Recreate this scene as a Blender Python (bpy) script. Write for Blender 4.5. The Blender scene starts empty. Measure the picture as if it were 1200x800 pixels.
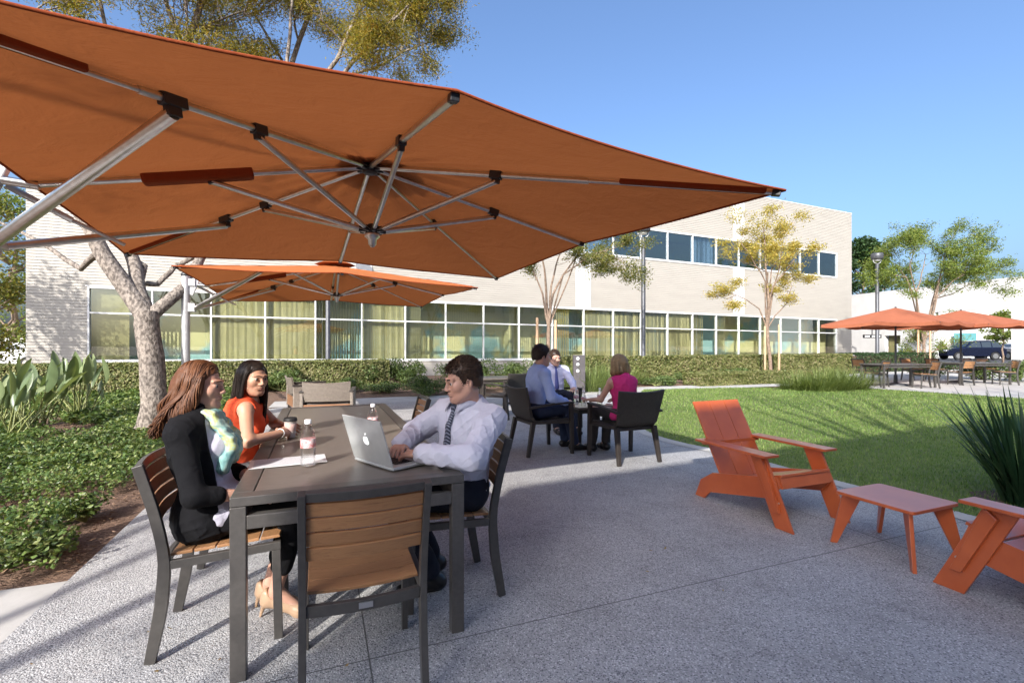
import bpy, bmesh, math, random
import numpy as np
from mathutils import Vector, Matrix, noise
random.seed(11); RNG = np.random.default_rng(7)
SC = bpy.context.scene; COL = SC.collection
PI = math.pi; R = math.radians
FPX, HCAM, YH = 566.0, 1.34, 404.0
ALPHA = R(21.7)                       # paving grid
TT = Vector((-math.sin(ALPHA), math.cos(ALPHA), 0)); WW = Vector((math.cos(ALPHA), math.sin(ALPHA), 0))
def G(px, py, z=0.0):
    Y = FPX*(HCAM-z)/(py-YH); return Vector(((px-600)/FPX*Y, Y, z))
def P(px, py, Y):
    return Vector(((px-600)/FPX*Y, Y, HCAM+(YH-py)/FPX*Y))

# ------------------------------------------------------------------ objects
def link(o): COL.objects.link(o); return o
def tag(o, label=None, cat=None, group=None, kind=None):
    if label: o['label'] = label
    if cat: o['category'] = cat
    if group: o['group'] = group
    if kind: o['kind'] = kind
    return o
def thing(name, label, cat, loc=(0, 0, 0), rotz=0.0, group=None):
    o = link(bpy.data.objects.new(name, None)); o.location = loc; o.rotation_euler = (0, 0, rotz)
    o.empty_display_size = .1
    return tag(o, label, cat, group)
def dup(root, loc, rotz, label, group=None):
    def cp(o, par):
        c = o.copy(); link(c)
        if par is not None: c.parent = par
        for ch in [x for x in COL.objects if x.parent == o]: cp(ch, c)
        return c
    r = cp(root, None); r.location = loc; r.rotation_euler = (0, 0, rotz)
    r['label'] = label
    if group: r['group'] = group
    return r
class MB:
    def __init__(s): s.v = []; s.f = []; s.m = []; s.sm = []
    def add(s, vs, fs, mi=0, smooth=False):
        b = len(s.v); s.v.extend([tuple(x) for x in vs])
        for f in fs: s.f.append([b+i for i in f]); s.m.append(mi); s.sm.append(smooth)
    def box(s, c, d, rot=None, mi=0):
        c = Vector(c); hx, hy, hz = d[0]/2, d[1]/2, d[2]/2
        vs = [Vector((x*hx, y*hy, z*hz)) for z in (-1, 1) for y in (-1, 1) for x in (-1, 1)]
        if rot is not None: vs = [rot @ v for v in vs]
        s.add([v+c for v in vs], [(0,2,3,1),(4,5,7,6),(0,1,5,4),(2,6,7,3),(0,4,6,2),(1,3,7,5)], mi)
    def bar(s, a, b, w, h, up=(0,0,1), mi=0):
        a = Vector(a); b = Vector(b); y = (b-a); L = y.length; y.normalize(); up = Vector(up)
        x = y.cross(up)
        if x.length < 1e-4: x = y.cross(Vector((1,0,0)))
        x.normalize(); z = x.cross(y)
        s.box((a+b)/2, (w, L, h), Matrix((x, y, z)).transposed(), mi)
    def sweep(s, pts, w, h, side=(1,0,0), mi=0):
        """rectangular section along pts; w along side, h across"""
        side = Vector(side).normalized(); n = len(pts); pts = [Vector(p) for p in pts]; vs = []
        for i, p in enumerate(pts):
            t = (pts[min(i+1, n-1)]-pts[max(i-1, 0)]).normalized(); nn = t.cross(side).normalized()
            ww = w[i] if isinstance(w, (list, tuple)) else w; hh = h[i] if isinstance(h, (list, tuple)) else h
            for a, b in ((-1,-1),(1,-1),(1,1),(-1,1)): vs.append(p+side*a*ww/2+nn*b*hh/2)
        fs = [(3,2,1,0), tuple(4*(n-1)+k for k in range(4))]
        for i in range(n-1):
            for k in range(4): fs.append((4*i+k, 4*i+(k+1) % 4, 4*i+4+(k+1) % 4, 4*i+4+k))
        s.add(vs, fs, mi)
    def tube(s, pts, rad, n=8, mi=0, cap=True, smooth=True):
        pts = [Vector(p) for p in pts]; m = len(pts)
        rr = list(rad) if isinstance(rad, (list, tuple)) else [rad]*m
        t0 = (pts[1]-pts[0]).normalized(); ref = Vector((0,0,1)) if abs(t0.z) < .9 else Vector((1,0,0))
        x = t0.cross(ref).normalized(); vs = []
        for i, p in enumerate(pts):
            t = (pts[min(i+1, m-1)]-pts[max(i-1, 0)]).normalized()
            x = (x-t*x.dot(t)); x = x.normalized() if x.length > 1e-5 else t.orthogonal().normalized()
            y = t.cross(x)
            for k in range(n): a = 2*PI*k/n; vs.append(p+(x*math.cos(a)+y*math.sin(a))*rr[i])
        fs = []
        for i in range(m-1):
            for k in range(n): fs.append((n*i+k, n*i+(k+1) % n, n*i+n+(k+1) % n, n*i+n+k))
        s.add(vs, fs, mi, smooth)
        if cap:
            s.add(vs[:n], [tuple(range(n-1, -1, -1))], mi); s.add(vs[-n:], [tuple(range(n))], mi)
    def lathe(s, prof, c=(0,0,0), n=24, mi=0):
        c = Vector(c); vs = []; m = len(prof)
        for r, z in prof:
            for k in range(n): a = 2*PI*k/n; vs.append(c+Vector((r*math.cos(a), r*math.sin(a), z)))
        s.add(vs, [(n*i+k, n*i+(k+1) % n, n*i+n+(k+1) % n, n*i+n+k) for i in range(m-1) for k in range(n)], mi, True)
        if prof[0][0] > 1e-4: s.add(vs[:n], [tuple(range(n-1, -1, -1))], mi)
        if prof[-1][0] > 1e-4: s.add(vs[-n:], [tuple(range(n))], mi)
    def prism(s, poly, depth, frame, mi=0):
        """poly: 2D list; frame: (origin, ex, ey, ez) extruded +-depth/2 along ez"""
        o, ex, ey, ez = [Vector(q) for q in frame]; n = len(poly)
        a = [o+ex*p[0]+ey*p[1]-ez*depth/2 for p in poly]; b = [v+ez*depth for v in a]
        s.add(a+b, [tuple(range(n-1, -1, -1)), tuple(range(n, 2*n))]+[(i, (i+1) % n, n+(i+1) % n, n+i) for i in range(n)], mi)
    def build(s, name, mats, parent=None, bevel=0.0, fix=True, loc=None, rotz=None):
        me = bpy.data.meshes.new(name); me.from_pydata(s.v, [], s.f)
        if not isinstance(mats, (list, tuple)): mats = [mats]
        for m in mats: me.materials.append(m)
        me.polygons.foreach_set('material_index', s.m); me.polygons.foreach_set('use_smooth', s.sm)
        if fix:
            bm = bmesh.new(); bm.from_mesh(me); bmesh.ops.recalc_face_normals(bm, faces=bm.faces); bm.to_mesh(me); bm.free()
        me.update(); o = link(bpy.data.objects.new(name, me))
        if parent is not None: o.parent = parent
        if loc is not None: o.location = loc
        if rotz is not None: o.rotation_euler = (0, 0, rotz)
        if bevel:
            b = o.modifiers.new('Bevel', 'BEVEL'); b.width = bevel; b.segments = 2; b.limit_method = 'ANGLE'; b.angle_limit = R(40)
        return o
def np_mesh(name, V, F, mats, mi=None, parent=None, smooth=False):
    """V (n,3), F (m,k) arrays"""
    me = bpy.data.meshes.new(name); V = np.asarray(V, np.float32); F = np.asarray(F, np.int32); m, k = F.shape
    me.vertices.add(len(V)); me.vertices.foreach_set('co', V.ravel())
    me.loops.add(m*k); me.loops.foreach_set('vertex_index', F.ravel())
    me.polygons.add(m); me.polygons.foreach_set('loop_start', np.arange(0, m*k, k, dtype=np.int32))
    if not isinstance(mats, (list, tuple)): mats = [mats]
    for q in mats: me.materials.append(q)
    if mi is not None: me.polygons.foreach_set('material_index', np.asarray(mi, np.int32))
    me.polygons.foreach_set('use_smooth', np.full(m, smooth))
    me.update(calc_edges=True); me.validate()
    o = link(bpy.data.objects.new(name, me))
    if parent is not None: o.parent = parent
    return o
def poly_sheet(name, pts, z, mat, sub=None):
    mb = MB(); mb.add([(p[0], p[1], z) for p in pts], [tuple(range(len(pts)))]); return mb.build(name, mat)

# ------------------------------------------------------------------ materials
def mat(name, base=(.5,.5,.5), rough=.6, metal=0.0, **kw):
    m = bpy.data.materials.new(name); m.use_nodes = True; nt = m.node_tree; b = nt.nodes['Principled BSDF']
    b.inputs['Base Color'].default_value = (*base, 1); b.inputs['Roughness'].default_value = rough; b.inputs['Metallic'].default_value = metal
    for k, v in kw.items(): b.inputs[k.replace('_', ' ')].default_value = v
    return m
def N(m, t, **kw):
    n = m.node_tree.nodes.new(t)
    for k, v in kw.items(): setattr(n, k, v)
    return n
def L(m, a, b): m.node_tree.links.new(a, b)
def coords(m, scale=(1,1,1), out='Object', rot=(0,0,0)):
    tc = N(m, 'ShaderNodeTexCoord'); mp = N(m, 'ShaderNodeMapping'); mp.inputs['Scale'].default_value = scale; mp.inputs['Rotation'].default_value = rot
    L(m, tc.outputs[out], mp.inputs['Vector']); return mp.outputs['Vector']
def noise_t(m, vec, scale, detail=4, rough=.55, dist=0):
    n = N(m, 'ShaderNodeTexNoise'); n.inputs['Scale'].default_value = scale; n.inputs['Detail'].default_value = detail
    n.inputs['Roughness'].default_value = rough; n.inputs['Distortion'].default_value = dist; L(m, vec, n.inputs['Vector']); return n.outputs['Fac']
def ramp(m, fac, stops, interp='LINEAR'):
    r = N(m, 'ShaderNodeValToRGB'); cr = r.color_ramp; cr.interpolation = interp
    while len(cr.elements) < len(stops): cr.elements.new(.5)
    for e, (p, c) in zip(cr.elements, stops): e.position = p; e.color = (*c, 1) if len(c) == 3 else c
    L(m, fac, r.inputs['Fac']); return r.outputs['Color']
def bump(m, h, strength=.3, dist=.01, norm=None):
    b = N(m, 'ShaderNodeBump'); b.inputs['Strength'].default_value = strength; b.inputs['Distance'].default_value = dist
    L(m, h, b.inputs['Height'])
    if norm: L(m, norm, b.inputs['Normal'])
    return b.outputs['Normal']
def bsdf(m): return m.node_tree.nodes['Principled BSDF']
def mixc(m, fac, a, b, mode='MIX'):
    n = N(m, 'ShaderNodeMix', data_type='RGBA', blend_type=mode)
    if hasattr(fac, 'links'): L(m, fac, n.inputs[0])
    else: n.inputs[0].default_value = fac
    for s, q in ((6, a), (7, b)):
        if hasattr(q, 'links'): L(m, q, n.inputs[s])
        else: n.inputs[s].default_value = (*q, 1)
    return n.outputs[2]
def math_n(m, op, a, b=0.0):
    n = N(m, 'ShaderNodeMath', operation=op)
    for i, q in enumerate((a, b)):
        if hasattr(q, 'links'): L(m, q, n.inputs[i])
        else: n.inputs[i].default_value = q
    return n.outputs[0]
def noisy(name, c1, c2, scale, rough=.6, metal=0, bs=.0, bscale=None, lo=.35, hi=.65, stretch=(1,1,1), detail=5, bd=.005, **kw):
    m = mat(name, c1, rough, metal, **kw); v = coords(m, stretch)
    L(m, ramp(m, noise_t(m, v, scale, detail), [(lo, c1), (hi, c2)]), bsdf(m).inputs['Base Color'])
    if bs: L(m, bump(m, noise_t(m, v, bscale or scale*3, 6), bs, bd), bsdf(m).inputs['Normal'])
    return m
def leafmat(name, cols, trans=.35, rough=.5, obj_scale=3.0):
    """per-leaf colour variation through island random + broad noise; translucent"""
    m = mat(name, cols[0], rough); g = N(m, 'ShaderNodeNewGeometry'); v = coords(m)
    nz = noise_t(m, v, obj_scale, 2); r = math_n(m, 'ADD', math_n(m, 'MULTIPLY', g.outputs['Random Per Island'], .6), math_n(m, 'MULTIPLY', nz, .4))
    k = len(cols); c = ramp(m, r, [(.15+.7*i/(k-1), cc) for i, cc in enumerate(cols)]); L(m, c, bsdf(m).inputs['Base Color'])
    bsdf(m).inputs['Specular IOR Level'].default_value = .35
    t = N(m, 'ShaderNodeBsdfTranslucent'); mx = N(m, 'ShaderNodeMixShader'); mx.inputs[0].default_value = trans
    c2 = mixc(m, 1.0, c, (1.5, 1.5, .7), 'MULTIPLY'); L(m, c2, t.inputs['Color'])
    L(m, bsdf(m).outputs[0], mx.inputs[1]); L(m, t.outputs[0], mx.inputs[2]); L(m, mx.outputs[0], m.node_tree.nodes['Material Output'].inputs['Surface'])
    return m
M = {}
def aggregate():
    m = mat('exposed_aggregate', (.3,.28,.26), .8); v = coords(m)
    vo = N(m, 'ShaderNodeTexVoronoi', feature='F1'); vo.inputs['Scale'].default_value = 135; L(m, v, vo.inputs['Vector'])
    sep = N(m, 'ShaderNodeSeparateColor'); L(m, vo.outputs['Color'], sep.inputs[0])
    c = ramp(m, sep.outputs[0], [(0, (.06,.062,.068)), (.20, (.13,.132,.14)), (.3, (.29,.283,.275)), (.55, (.37,.36,.35)), (.7, (.23,.227,.225)), (.8, (.48,.475,.465)), (.95, (.55,.545,.535))], 'CONSTANT')
    matrix = ramp(m, vo.outputs['Distance'], [(.35, (0,0,0)), (.6, (1,1,1))])
    c = mixc(m, matrix, c, (.28,.275,.27))
    big = noise_t(m, v, .9, 4); c = mixc(m, math_n(m, 'MULTIPLY', big, .45), c, mixc(m, .5, c, (.22,.218,.215)))
    stain = ramp(m, noise_t(m, v, 2.3, 6, .7), [(.40, (1.04,1.04,1.04)), (.56, (.93,.925,.92)), (.72, (.72,.71,.70))]); c = mixc(m, 1.0, c, stain, 'MULTIPLY')
    # saw-cut joints of the paving grid
    sx = N(m, 'ShaderNodeSeparateXYZ'); L(m, coords(m, rot=(0,0,-ALPHA)), sx.inputs[0])
    def joint(out, off, sp):
        q = math_n(m, 'ABSOLUTE', math_n(m, 'SUBTRACT', math_n(m, 'FRACT', math_n(m, 'ADD', math_n(m, 'DIVIDE', math_n(m, 'SUBTRACT', out, off), sp), 20.5)), .5))
        return math_n(m, 'LESS_THAN', q, .0035/sp)
    p0 = Vector((0, 2.305, 0)); p1 = Vector((-.64, 2.14, 0))
    j = math_n(m, 'MAXIMUM', joint(sx.outputs['Y'], p0.dot(TT), 3.0), joint(sx.outputs['X'], p1.dot(WW), 3.4))
    c = mixc(m, j, c, (.09,.088,.085)); c = mixc(m, 1.0, c, (1.38,1.38,1.39), 'MULTIPLY'); L(m, c, bsdf(m).inputs['Base Color'])
    h = math_n(m, 'SUBTRACT', math_n(m, 'SUBTRACT', 1.0, vo.outputs['Distance']), math_n(m, 'MULTIPLY', j, 1.5))
    L(m, bump(m, h, .55, .006), bsdf(m).inputs['Normal']); return m
def fabric(name, c, transl=.45, folds=True):
    m = mat(name, c, .85); v = coords(m)
    col = mixc(m, math_n(m, 'MULTIPLY', noise_t(m, v, 2.0, 5), .5), c, tuple(x*.8 for x in c)); L(m, col, bsdf(m).inputs['Base Color'])
    bsdf(m).inputs['Specular IOR Level'].default_value = .15
    w = noise_t(m, v, 900, 2); f = noise_t(m, v, 5, 4, .6, .4)
    n1 = bump(m, f, .4, .05); n2 = bump(m, w, .15, .001, n1); L(m, n2, bsdf(m).inputs['Normal'])
    t = N(m, 'ShaderNodeBsdfTranslucent'); L(m, col, t.inputs['Color']); L(m, n1, t.inputs['Normal'])
    mx = N(m, 'ShaderNodeMixShader'); mx.inputs[0].default_value = transl
    L(m, bsdf(m).outputs[0], mx.inputs[1]); L(m, t.outputs[0], mx.inputs[2]); L(m, mx.outputs[0], m.node_tree.nodes['Material Output'].inputs['Surface'])
    return m
def window_glass(name, tint, gl=.15):
    m = bpy.data.materials.new(name); m.use_nodes = True; nt = m.node_tree; nt.nodes.clear(); o = N(m, 'ShaderNodeOutputMaterial')
    t = N(m, 'ShaderNodeBsdfTransparent'); t.inputs[0].default_value = (*tint, 1)
    g = N(m, 'ShaderNodeBsdfGlossy'); g.inputs['Roughness'].default_value = .015; g.inputs['Color'].default_value = (.9,.97,.95,1)
    v = coords(m); L(m, bump(m, noise_t(m, v, .8, 1), .04, .02), g.inputs['Normal'])
    lw = N(m, 'ShaderNodeFresnel'); lw.inputs[0].default_value = 1.6
    gb = N(m, 'ShaderNodeNewGeometry'); front = math_n(m, 'SUBTRACT', 1.0, gb.outputs['Backfacing'])
    f = math_n(m, 'MULTIPLY', math_n(m, 'MINIMUM', math_n(m, 'ADD', math_n(m, 'MULTIPLY', lw.outputs[0], .8), gl), .95), front)
    L(m, mixc(m, front, (1,1,1), tint), t.inputs[0])
    mx = N(m, 'ShaderNodeMixShader'); L(m, f, mx.inputs[0]); L(m, t.outputs[0], mx.inputs[1]); L(m, g.outputs[0], mx.inputs[2]); L(m, mx.outputs[0], o.inputs[0])
    return m
def wood(name, c1, c2, axis=(1, 14, 14)):
    m = mat(name, c1, .5); v = coords(m, axis)
    n = noise_t(m, v, 6, 8, .65, .6); c = ramp(m, n, [(.3, c1), (.52, c2), (.75, tuple(x*.7 for x in c1))])
    g = N(m, 'ShaderNodeNewGeometry'); c = mixc(m, math_n(m, 'MULTIPLY', g.outputs['Random Per Island'], .3), c, tuple(x*.55 for x in c1))
    L(m, c, bsdf(m).inputs['Base Color']); L(m, bump(m, n, .25, .002), bsdf(m).inputs['Normal']); return m
def weave(name, c1, c2, sc):
    m = mat(name, c1, .55); v = coords(m)
    w1 = N(m, 'ShaderNodeTexWave', wave_type='BANDS', bands_direction='X'); w1.inputs['Scale'].default_value = sc; L(m, v, w1.inputs['Vector'])
    w2 = N(m, 'ShaderNodeTexWave', wave_type='BANDS', bands_direction='Z'); w2.inputs['Scale'].default_value = sc*.8; L(m, v, w2.inputs['Vector'])
    h = math_n(m, 'MULTIPLY', w1.outputs['Fac'], w2.outputs['Fac'])
    L(m, mixc(m, math_n(m, 'MULTIPLY', math_n(m, 'SUBTRACT', 1.0, h), .55), ramp(m, noise_t(m, v, 30, 3), [(.3, c1), (.7, c2)]), tuple(x*.45 for x in c1)), bsdf(m).inputs['Base Color']); L(m, bump(m, h, .8, .005), bsdf(m).inputs['Normal']); return m
M['aggregate'] = aggregate()
M['concrete'] = noisy('pale_concrete', (.40,.385,.36), (.50,.48,.45), 3.5, .85, bs=.15, bscale=60)
M['mulch'] = noisy('bark_mulch', (.10,.055,.035), (.26,.16,.105), 38, .95, bs=1.0, bscale=45, bd=.03, stretch=(1,1.8,1))
M['soil'] = noisy('bed_soil', (.07,.045,.03), (.16,.10,.07), 20, .95, bs=.9, bscale=40, bd=.03)
M['lawn'] = noisy('lawn_ground', (.10,.14,.03), (.17,.20,.06), 6, .9, bs=.6, bscale=80, bd=.03)
M['table_metal'] = noisy('bronze_powder_coat', (.105,.097,.090), (.125,.115,.107), 40, .36, .35, bs=.05, bscale=300, bd=.001)
M['table_panel'] = noisy('brown_table_panel', (.125,.104,.090), (.155,.13,.112), 18, .30, 0.0, bs=.05, bscale=120, bd=.001, stretch=(1,6,1))
M['chair_metal'] = noisy('dark_bronze_metal', (.080,.074,.069), (.095,.088,.082), 30, .40, .3)
M['slat'] = wood('teak_slat', (.33,.155,.068), (.42,.215,.095))
M['slat2'] = wood('dark_teak_slat', (.22,.10,.05), (.28,.14,.07))
M['alu'] = noisy('brushed_aluminium', (.62,.60,.57), (.72,.70,.67), 20, .28, 1.0, stretch=(1,1,1))
M['silver'] = noisy('silver_post_paint', (.50,.50,.50), (.56,.56,.56), 12, .4, .4)
M['joint'] = mat('black_plastic_joint', (.03,.032,.036), .45)
M['canopy'] = fabric('orange_canopy_fabric', (.50,.158,.048), .18)
M['canopy_dark'] = fabric('dark_orange_pocket_fabric', (.30,.065,.022), .12)
M['canopy_far'] = fabric('terracotta_canopy_fabric', (.44,.15,.08), .2)
M['orange'] = noisy('orange_recycled_plastic', (.50,.095,.020), (.60,.13,.032), 4, .38, bs=.10, bscale=260, bd=.001, Coat_Weight=.7, Coat_Roughness=.28, Coat_IOR=1.6)
M['weave'] = weave('dark_brown_weave', (.050,.040,.033), (.075,.062,.05), 60)
M['weave_light'] = weave('grey_wicker', (.24,.20,.165), (.32,.27,.22), 18)
M['brown_leg'] = noisy('dark_brown_leg', (.028,.022,.019), (.04,.032,.027), 20, .5)
M['lamp_metal'] = noisy('dark_lamp_paint', (.07,.072,.08), (.09,.092,.10), 10, .45, .3)
M['frame_white'] = noisy('white_window_frame', (.62,.63,.62), (.68,.68,.67), 6, .4)
M['siding'] = noisy('cream_siding', (.365,.338,.295), (.395,.366,.32), 2.2, .6, bs=.05, bscale=30, stretch=(.3,.3,1.5))
M['panel_white'] = noisy('white_wall_panel', (.58,.575,.56), (.62,.615,.60), 1.5, .6)
M['stucco'] = noisy('white_stucco', (.56,.55,.53), (.61,.60,.58), 1.2, .85, bs=.15, bscale=150)
M['glass'] = window_glass('green_window_glass', (.91,.95,.89))
M['glass_up'] = window_glass('blue_window_glass', (.42,.54,.64), .16)
M['blind'] = noisy('cream_blind', (.40,.36,.18), (.46,.41,.22), 2, .8)
M['blind_grey'] = noisy('grey_blind', (.42,.46,.46), (.5,.53,.52), 2, .8)
M['interior'] = noisy('office_interior', (.34,.54,.56), (.66,.61,.34), .33, .9, lo=.47, hi=.53)
M['interior_dark'] = noisy('office_carpet', (.22,.30,.31), (.28,.36,.36), 1, .9)
M['roof'] = mat('grey_roof', (.35,.34,.33), .9)
M['bark'] = noisy('mottled_bark', (.30,.255,.215), (.11,.09,.075), 26, .9, bs=.8, bscale=26, bd=.03, lo=.42, hi=.6, stretch=(1,1,.6), detail=8)
M['bark_thin'] = noisy('pale_bark', (.30,.22,.16), (.16,.11,.08), 12, .9, bs=.5, bscale=30, bd=.01)
M['stake'] = noisy('wooden_stake', (.42,.27,.16), (.50,.34,.21), 8, .8, stretch=(3,3,.4))
M['leaf_big'] = leafmat('yellow_green_leaf', [(.10,.11,.02), (.20,.19,.035), (.34,.28,.05), (.40,.24,.06)], .4)
M['leaf_yellow'] = leafmat('golden_leaf', [(.24,.23,.05), (.41,.36,.08), (.52,.42,.10), (.48,.32,.08)], .4)
M['leaf_green'] = leafmat('feathery_green_leaf', [(.08,.125,.02), (.16,.215,.04), (.27,.29,.06)], .35)
M['leaf_mix'] = leafmat('olive_leaf', [(.07,.095,.02), (.15,.17,.04), (.30,.24,.06)], .35)
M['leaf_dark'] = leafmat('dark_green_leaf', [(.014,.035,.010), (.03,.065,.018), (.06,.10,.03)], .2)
M['leaf_hedge'] = leafmat('hedge_leaf', [(.06,.085,.022), (.14,.165,.045), (.24,.24,.09), (.32,.27,.15)], .25)
M['leaf_cover'] = leafmat('ground_cover_leaf', [(.030,.062,.016), (.075,.125,.03), (.15,.21,.055), (.30,.32,.12)], .25, .35)
M['leaf_shrub'] = leafmat('shrub_leaf', [(.045,.08,.022), (.10,.15,.04), (.20,.25,.09)], .25, .4)
M['leaf_strel'] = leafmat('paddle_leaf', [(.09,.13,.06), (.16,.21,.10), (.26,.30,.15)], .2, .32)
M['stem_strel'] = noisy('pale_stalk', (.19,.22,.07), (.28,.29,.11), 8, .5)
M['leaf_iris'] = leafmat('grassy_blade', [(.08,.12,.03), (.16,.21,.06), (.27,.31,.11)], .3)
M['leaf_flax'] = leafmat('dark_strap_leaf', [(.016,.045,.02), (.03,.075,.03), (.055,.11,.045)], .15, .35)
M['grass'] = leafmat('grass_blade', [(.075,.150,.024), (.130,.228,.045), (.22,.305,.08), (.33,.365,.14)], .3, .6, .5)
M['white_plastic'] = mat('white_plastic', (.8,.8,.8), .35)
M['paper'] = noisy('printed_paper', (.78,.77,.80), (.72,.71,.76), 60, .8)
M['black'] = mat('matt_black', (.015,.015,.016), .6)
M['rubber'] = mat('black_rubber', (.02,.02,.02), .8)
# ------------------------------------------------------------------ camera, light, sky
cam = link(bpy.data.objects.new('camera', bpy.data.cameras.new('camera'))); cam.location = (0, 0, HCAM); cam.rotation_euler = (R(90), 0, 0)
cam.data.sensor_width = 36; cam.data.lens = 36*FPX/1200; cam.data.shift_y = (YH-400)/1200; cam.data.clip_end = 1000; cam.data.clip_start = .05; SC.camera = cam
SUN_EL, SUN_AZ = R(31), R(200)
w = bpy.data.worlds.new('World'); SC.world = w; w.use_nodes = True; nt = w.node_tree
sky = nt.nodes.new('ShaderNodeTexSky'); sky.sky_type = 'NISHITA'; sky.sun_disc = False; sky.sun_elevation = SUN_EL; sky.sun_rotation = SUN_AZ
sky.air_density = 1.0; sky.dust_density = 5.5; sky.ozone_density = 6.0; sky.altitude = 50
nt.links.new(sky.outputs[0], nt.nodes['Background'].inputs[0]); nt.nodes['Background'].inputs[1].default_value = .122
sl = bpy.data.lights.new('sun', 'SUN'); sl.energy = 2.85; sl.angle = R(.53); sl.color = (1, .955, .89); so = link(bpy.data.objects.new('sun', sl))
sdir = Vector((math.sin(SUN_AZ)*math.cos(SUN_EL), math.cos(SUN_AZ)*math.cos(SUN_EL), math.sin(SUN_EL)))
so.rotation_euler = sdir.to_track_quat('Z', 'Y').to_euler(); so.location = (0, 0, 30)
SC.view_settings.view_transform = 'Standard'; SC.view_settings.look = 'None'; SC.view_settings.exposure = 1.36; SC.view_settings.gamma = 1
SC.render.engine = 'CYCLES'; SC.cycles.use_denoising = True; SC.cycles.max_bounces = 8; SC.cycles.transparent_max_bounces = 16
SC.cycles.sample_clamp_indirect = 6; SC.cycles.caustics_reflective = False; SC.cycles.caustics_refractive = False

# ------------------------------------------------------------------ ground sheets
def sheet(name, pts, z, m): return tag(poly_sheet(name, pts, z, m), kind='structure')
S_ = 400
gm = MB(); n_ = 40
tag(poly_sheet('ground', [(-S_,-S_),(S_,-S_),(S_,S_),(-S_,S_)], -.012, M['mulch']), kind='structure')
LEFT0 = Vector((-2.53, 2.75, 0))
def left_edge(t): return LEFT0+TT*t
lawn_edge = [(3.9,14.35),(2.75,11.2),(2.12,8.6),(2.02,7.22),(2.29,6.48),(2.63,6.05),(3.12,4.75),(3.56,3.72),(3.95,2.6),(4.6,.5),(5.4,-2.5),(6.4,-6)]
def smooth_line(pts, k=3):
    pts = [Vector((p[0], p[1], 0)) for p in pts]
    for _ in range(k):
        q = [pts[0]]
        for a, b in zip(pts, pts[1:]): q += [a*.75+b*.25, a*.25+b*.75]
        q.append(pts[-1]); pts = q
    return pts
LE = smooth_line(lawn_edge)
pat = [left_edge(7.6)] + [Vector((-4.6,10.9,0)), Vector((-2.6,11.9,0)), Vector((0.2,12.6,0)), Vector((1.8,13.6,0))] + LE + [Vector((-1.2,-6,0)), left_edge(-6)]
sheet('patio', pat, 0.0, M['aggregate'])
# pale concrete walk crossing the planting on the left
a0 = LEFT0; wdir = -WW
sheet('walkway', [a0-WW*.0, a0-WW*9, a0-WW*9-TT*.62, a0-TT*.62], -.002, M['concrete'])
# pale path by the hedge behind the tables and the far terrace
sheet('path', [(-5.2,10.3),(-2.6,11.3),(0.2,12.1),(1.9,12.9),(4.2,14.0),(9.5,16.0),(9.2,17.1),(4,15.3),(1.4,14.2),(-.4,13.3),(-3,12.4),(-5.6,11.4)], .004, M['concrete'])
far_edge = [(3.9,14.35),(6.5,15.0),(10.2,15.2),(11.2,14.4),(12.6,12.1),(14.5,9.0),(18,3)]
FE = smooth_line(far_edge, 2)
sheet('terrace', [(9.4,16.4),(11.0,14.3),(12.4,12.0),(14.4,8.8),(18,2.8),(40,10),(36,30),(22,26),(12,20)], .008, M['concrete'])
lawn_poly = list(LE) + [Vector((18,-6,0)), Vector((18,3,0))] + list(reversed(FE))[:-1]
# lawn, gently crowned
def in_poly(P_, poly):
    x, y = P_[:,0], P_[:,1]; c = np.zeros(len(P_), bool); n = len(poly)
    for i in range(n):
        x1, y1 = poly[i][0], poly[i][1]; x2, y2 = poly[(i+1) % n][0], poly[(i+1) % n][1]
        with np.errstate(divide='ignore', invalid='ignore'):
            c ^= ((y1 > y) != (y2 > y)) & (x < (x2-x1)*(y-y1)/(y2-y1+1e-12)+x1)
    return c
sheet('lawn', lawn_poly, .012, M['lawn'])
# pale concrete mow strip along the lawn
mb = MB()
for a, b in zip(LE, LE[1:]):
    d = (b-a).normalized(); nn = Vector((-d.y, d.x, 0))
    if a.y < 2: continue
    mb.add([a-nn*.11+Vector((0,0,.006)), b-nn*.11+Vector((0,0,.006)), b+Vector((0,0,.022)), a+Vector((0,0,.022)), b+nn*.02+Vector((0,0,.022)), a+nn*.02+Vector((0,0,.022))], [(0,1,2,3),(3,2,4,5)])
tag(mb.build('kerb_strip', M['concrete']), kind='structure')
sheet('planting_bed', [(3.72,3.65),(4.3,2.0),(5.2,2.2),(5.6,3.6),(4.9,4.5),(4.1,4.35)], .02, M['soil'])
sheet('road', [(24,30),(60,20),(90,60),(40,70)], .002, mat('asphalt', (.06,.06,.062), .9))
sheet('car_park', [(-20,22),(-60,20),(-80,60),(-26,50)], .002, mat('asphalt_pale', (.12,.12,.12), .9))

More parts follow.
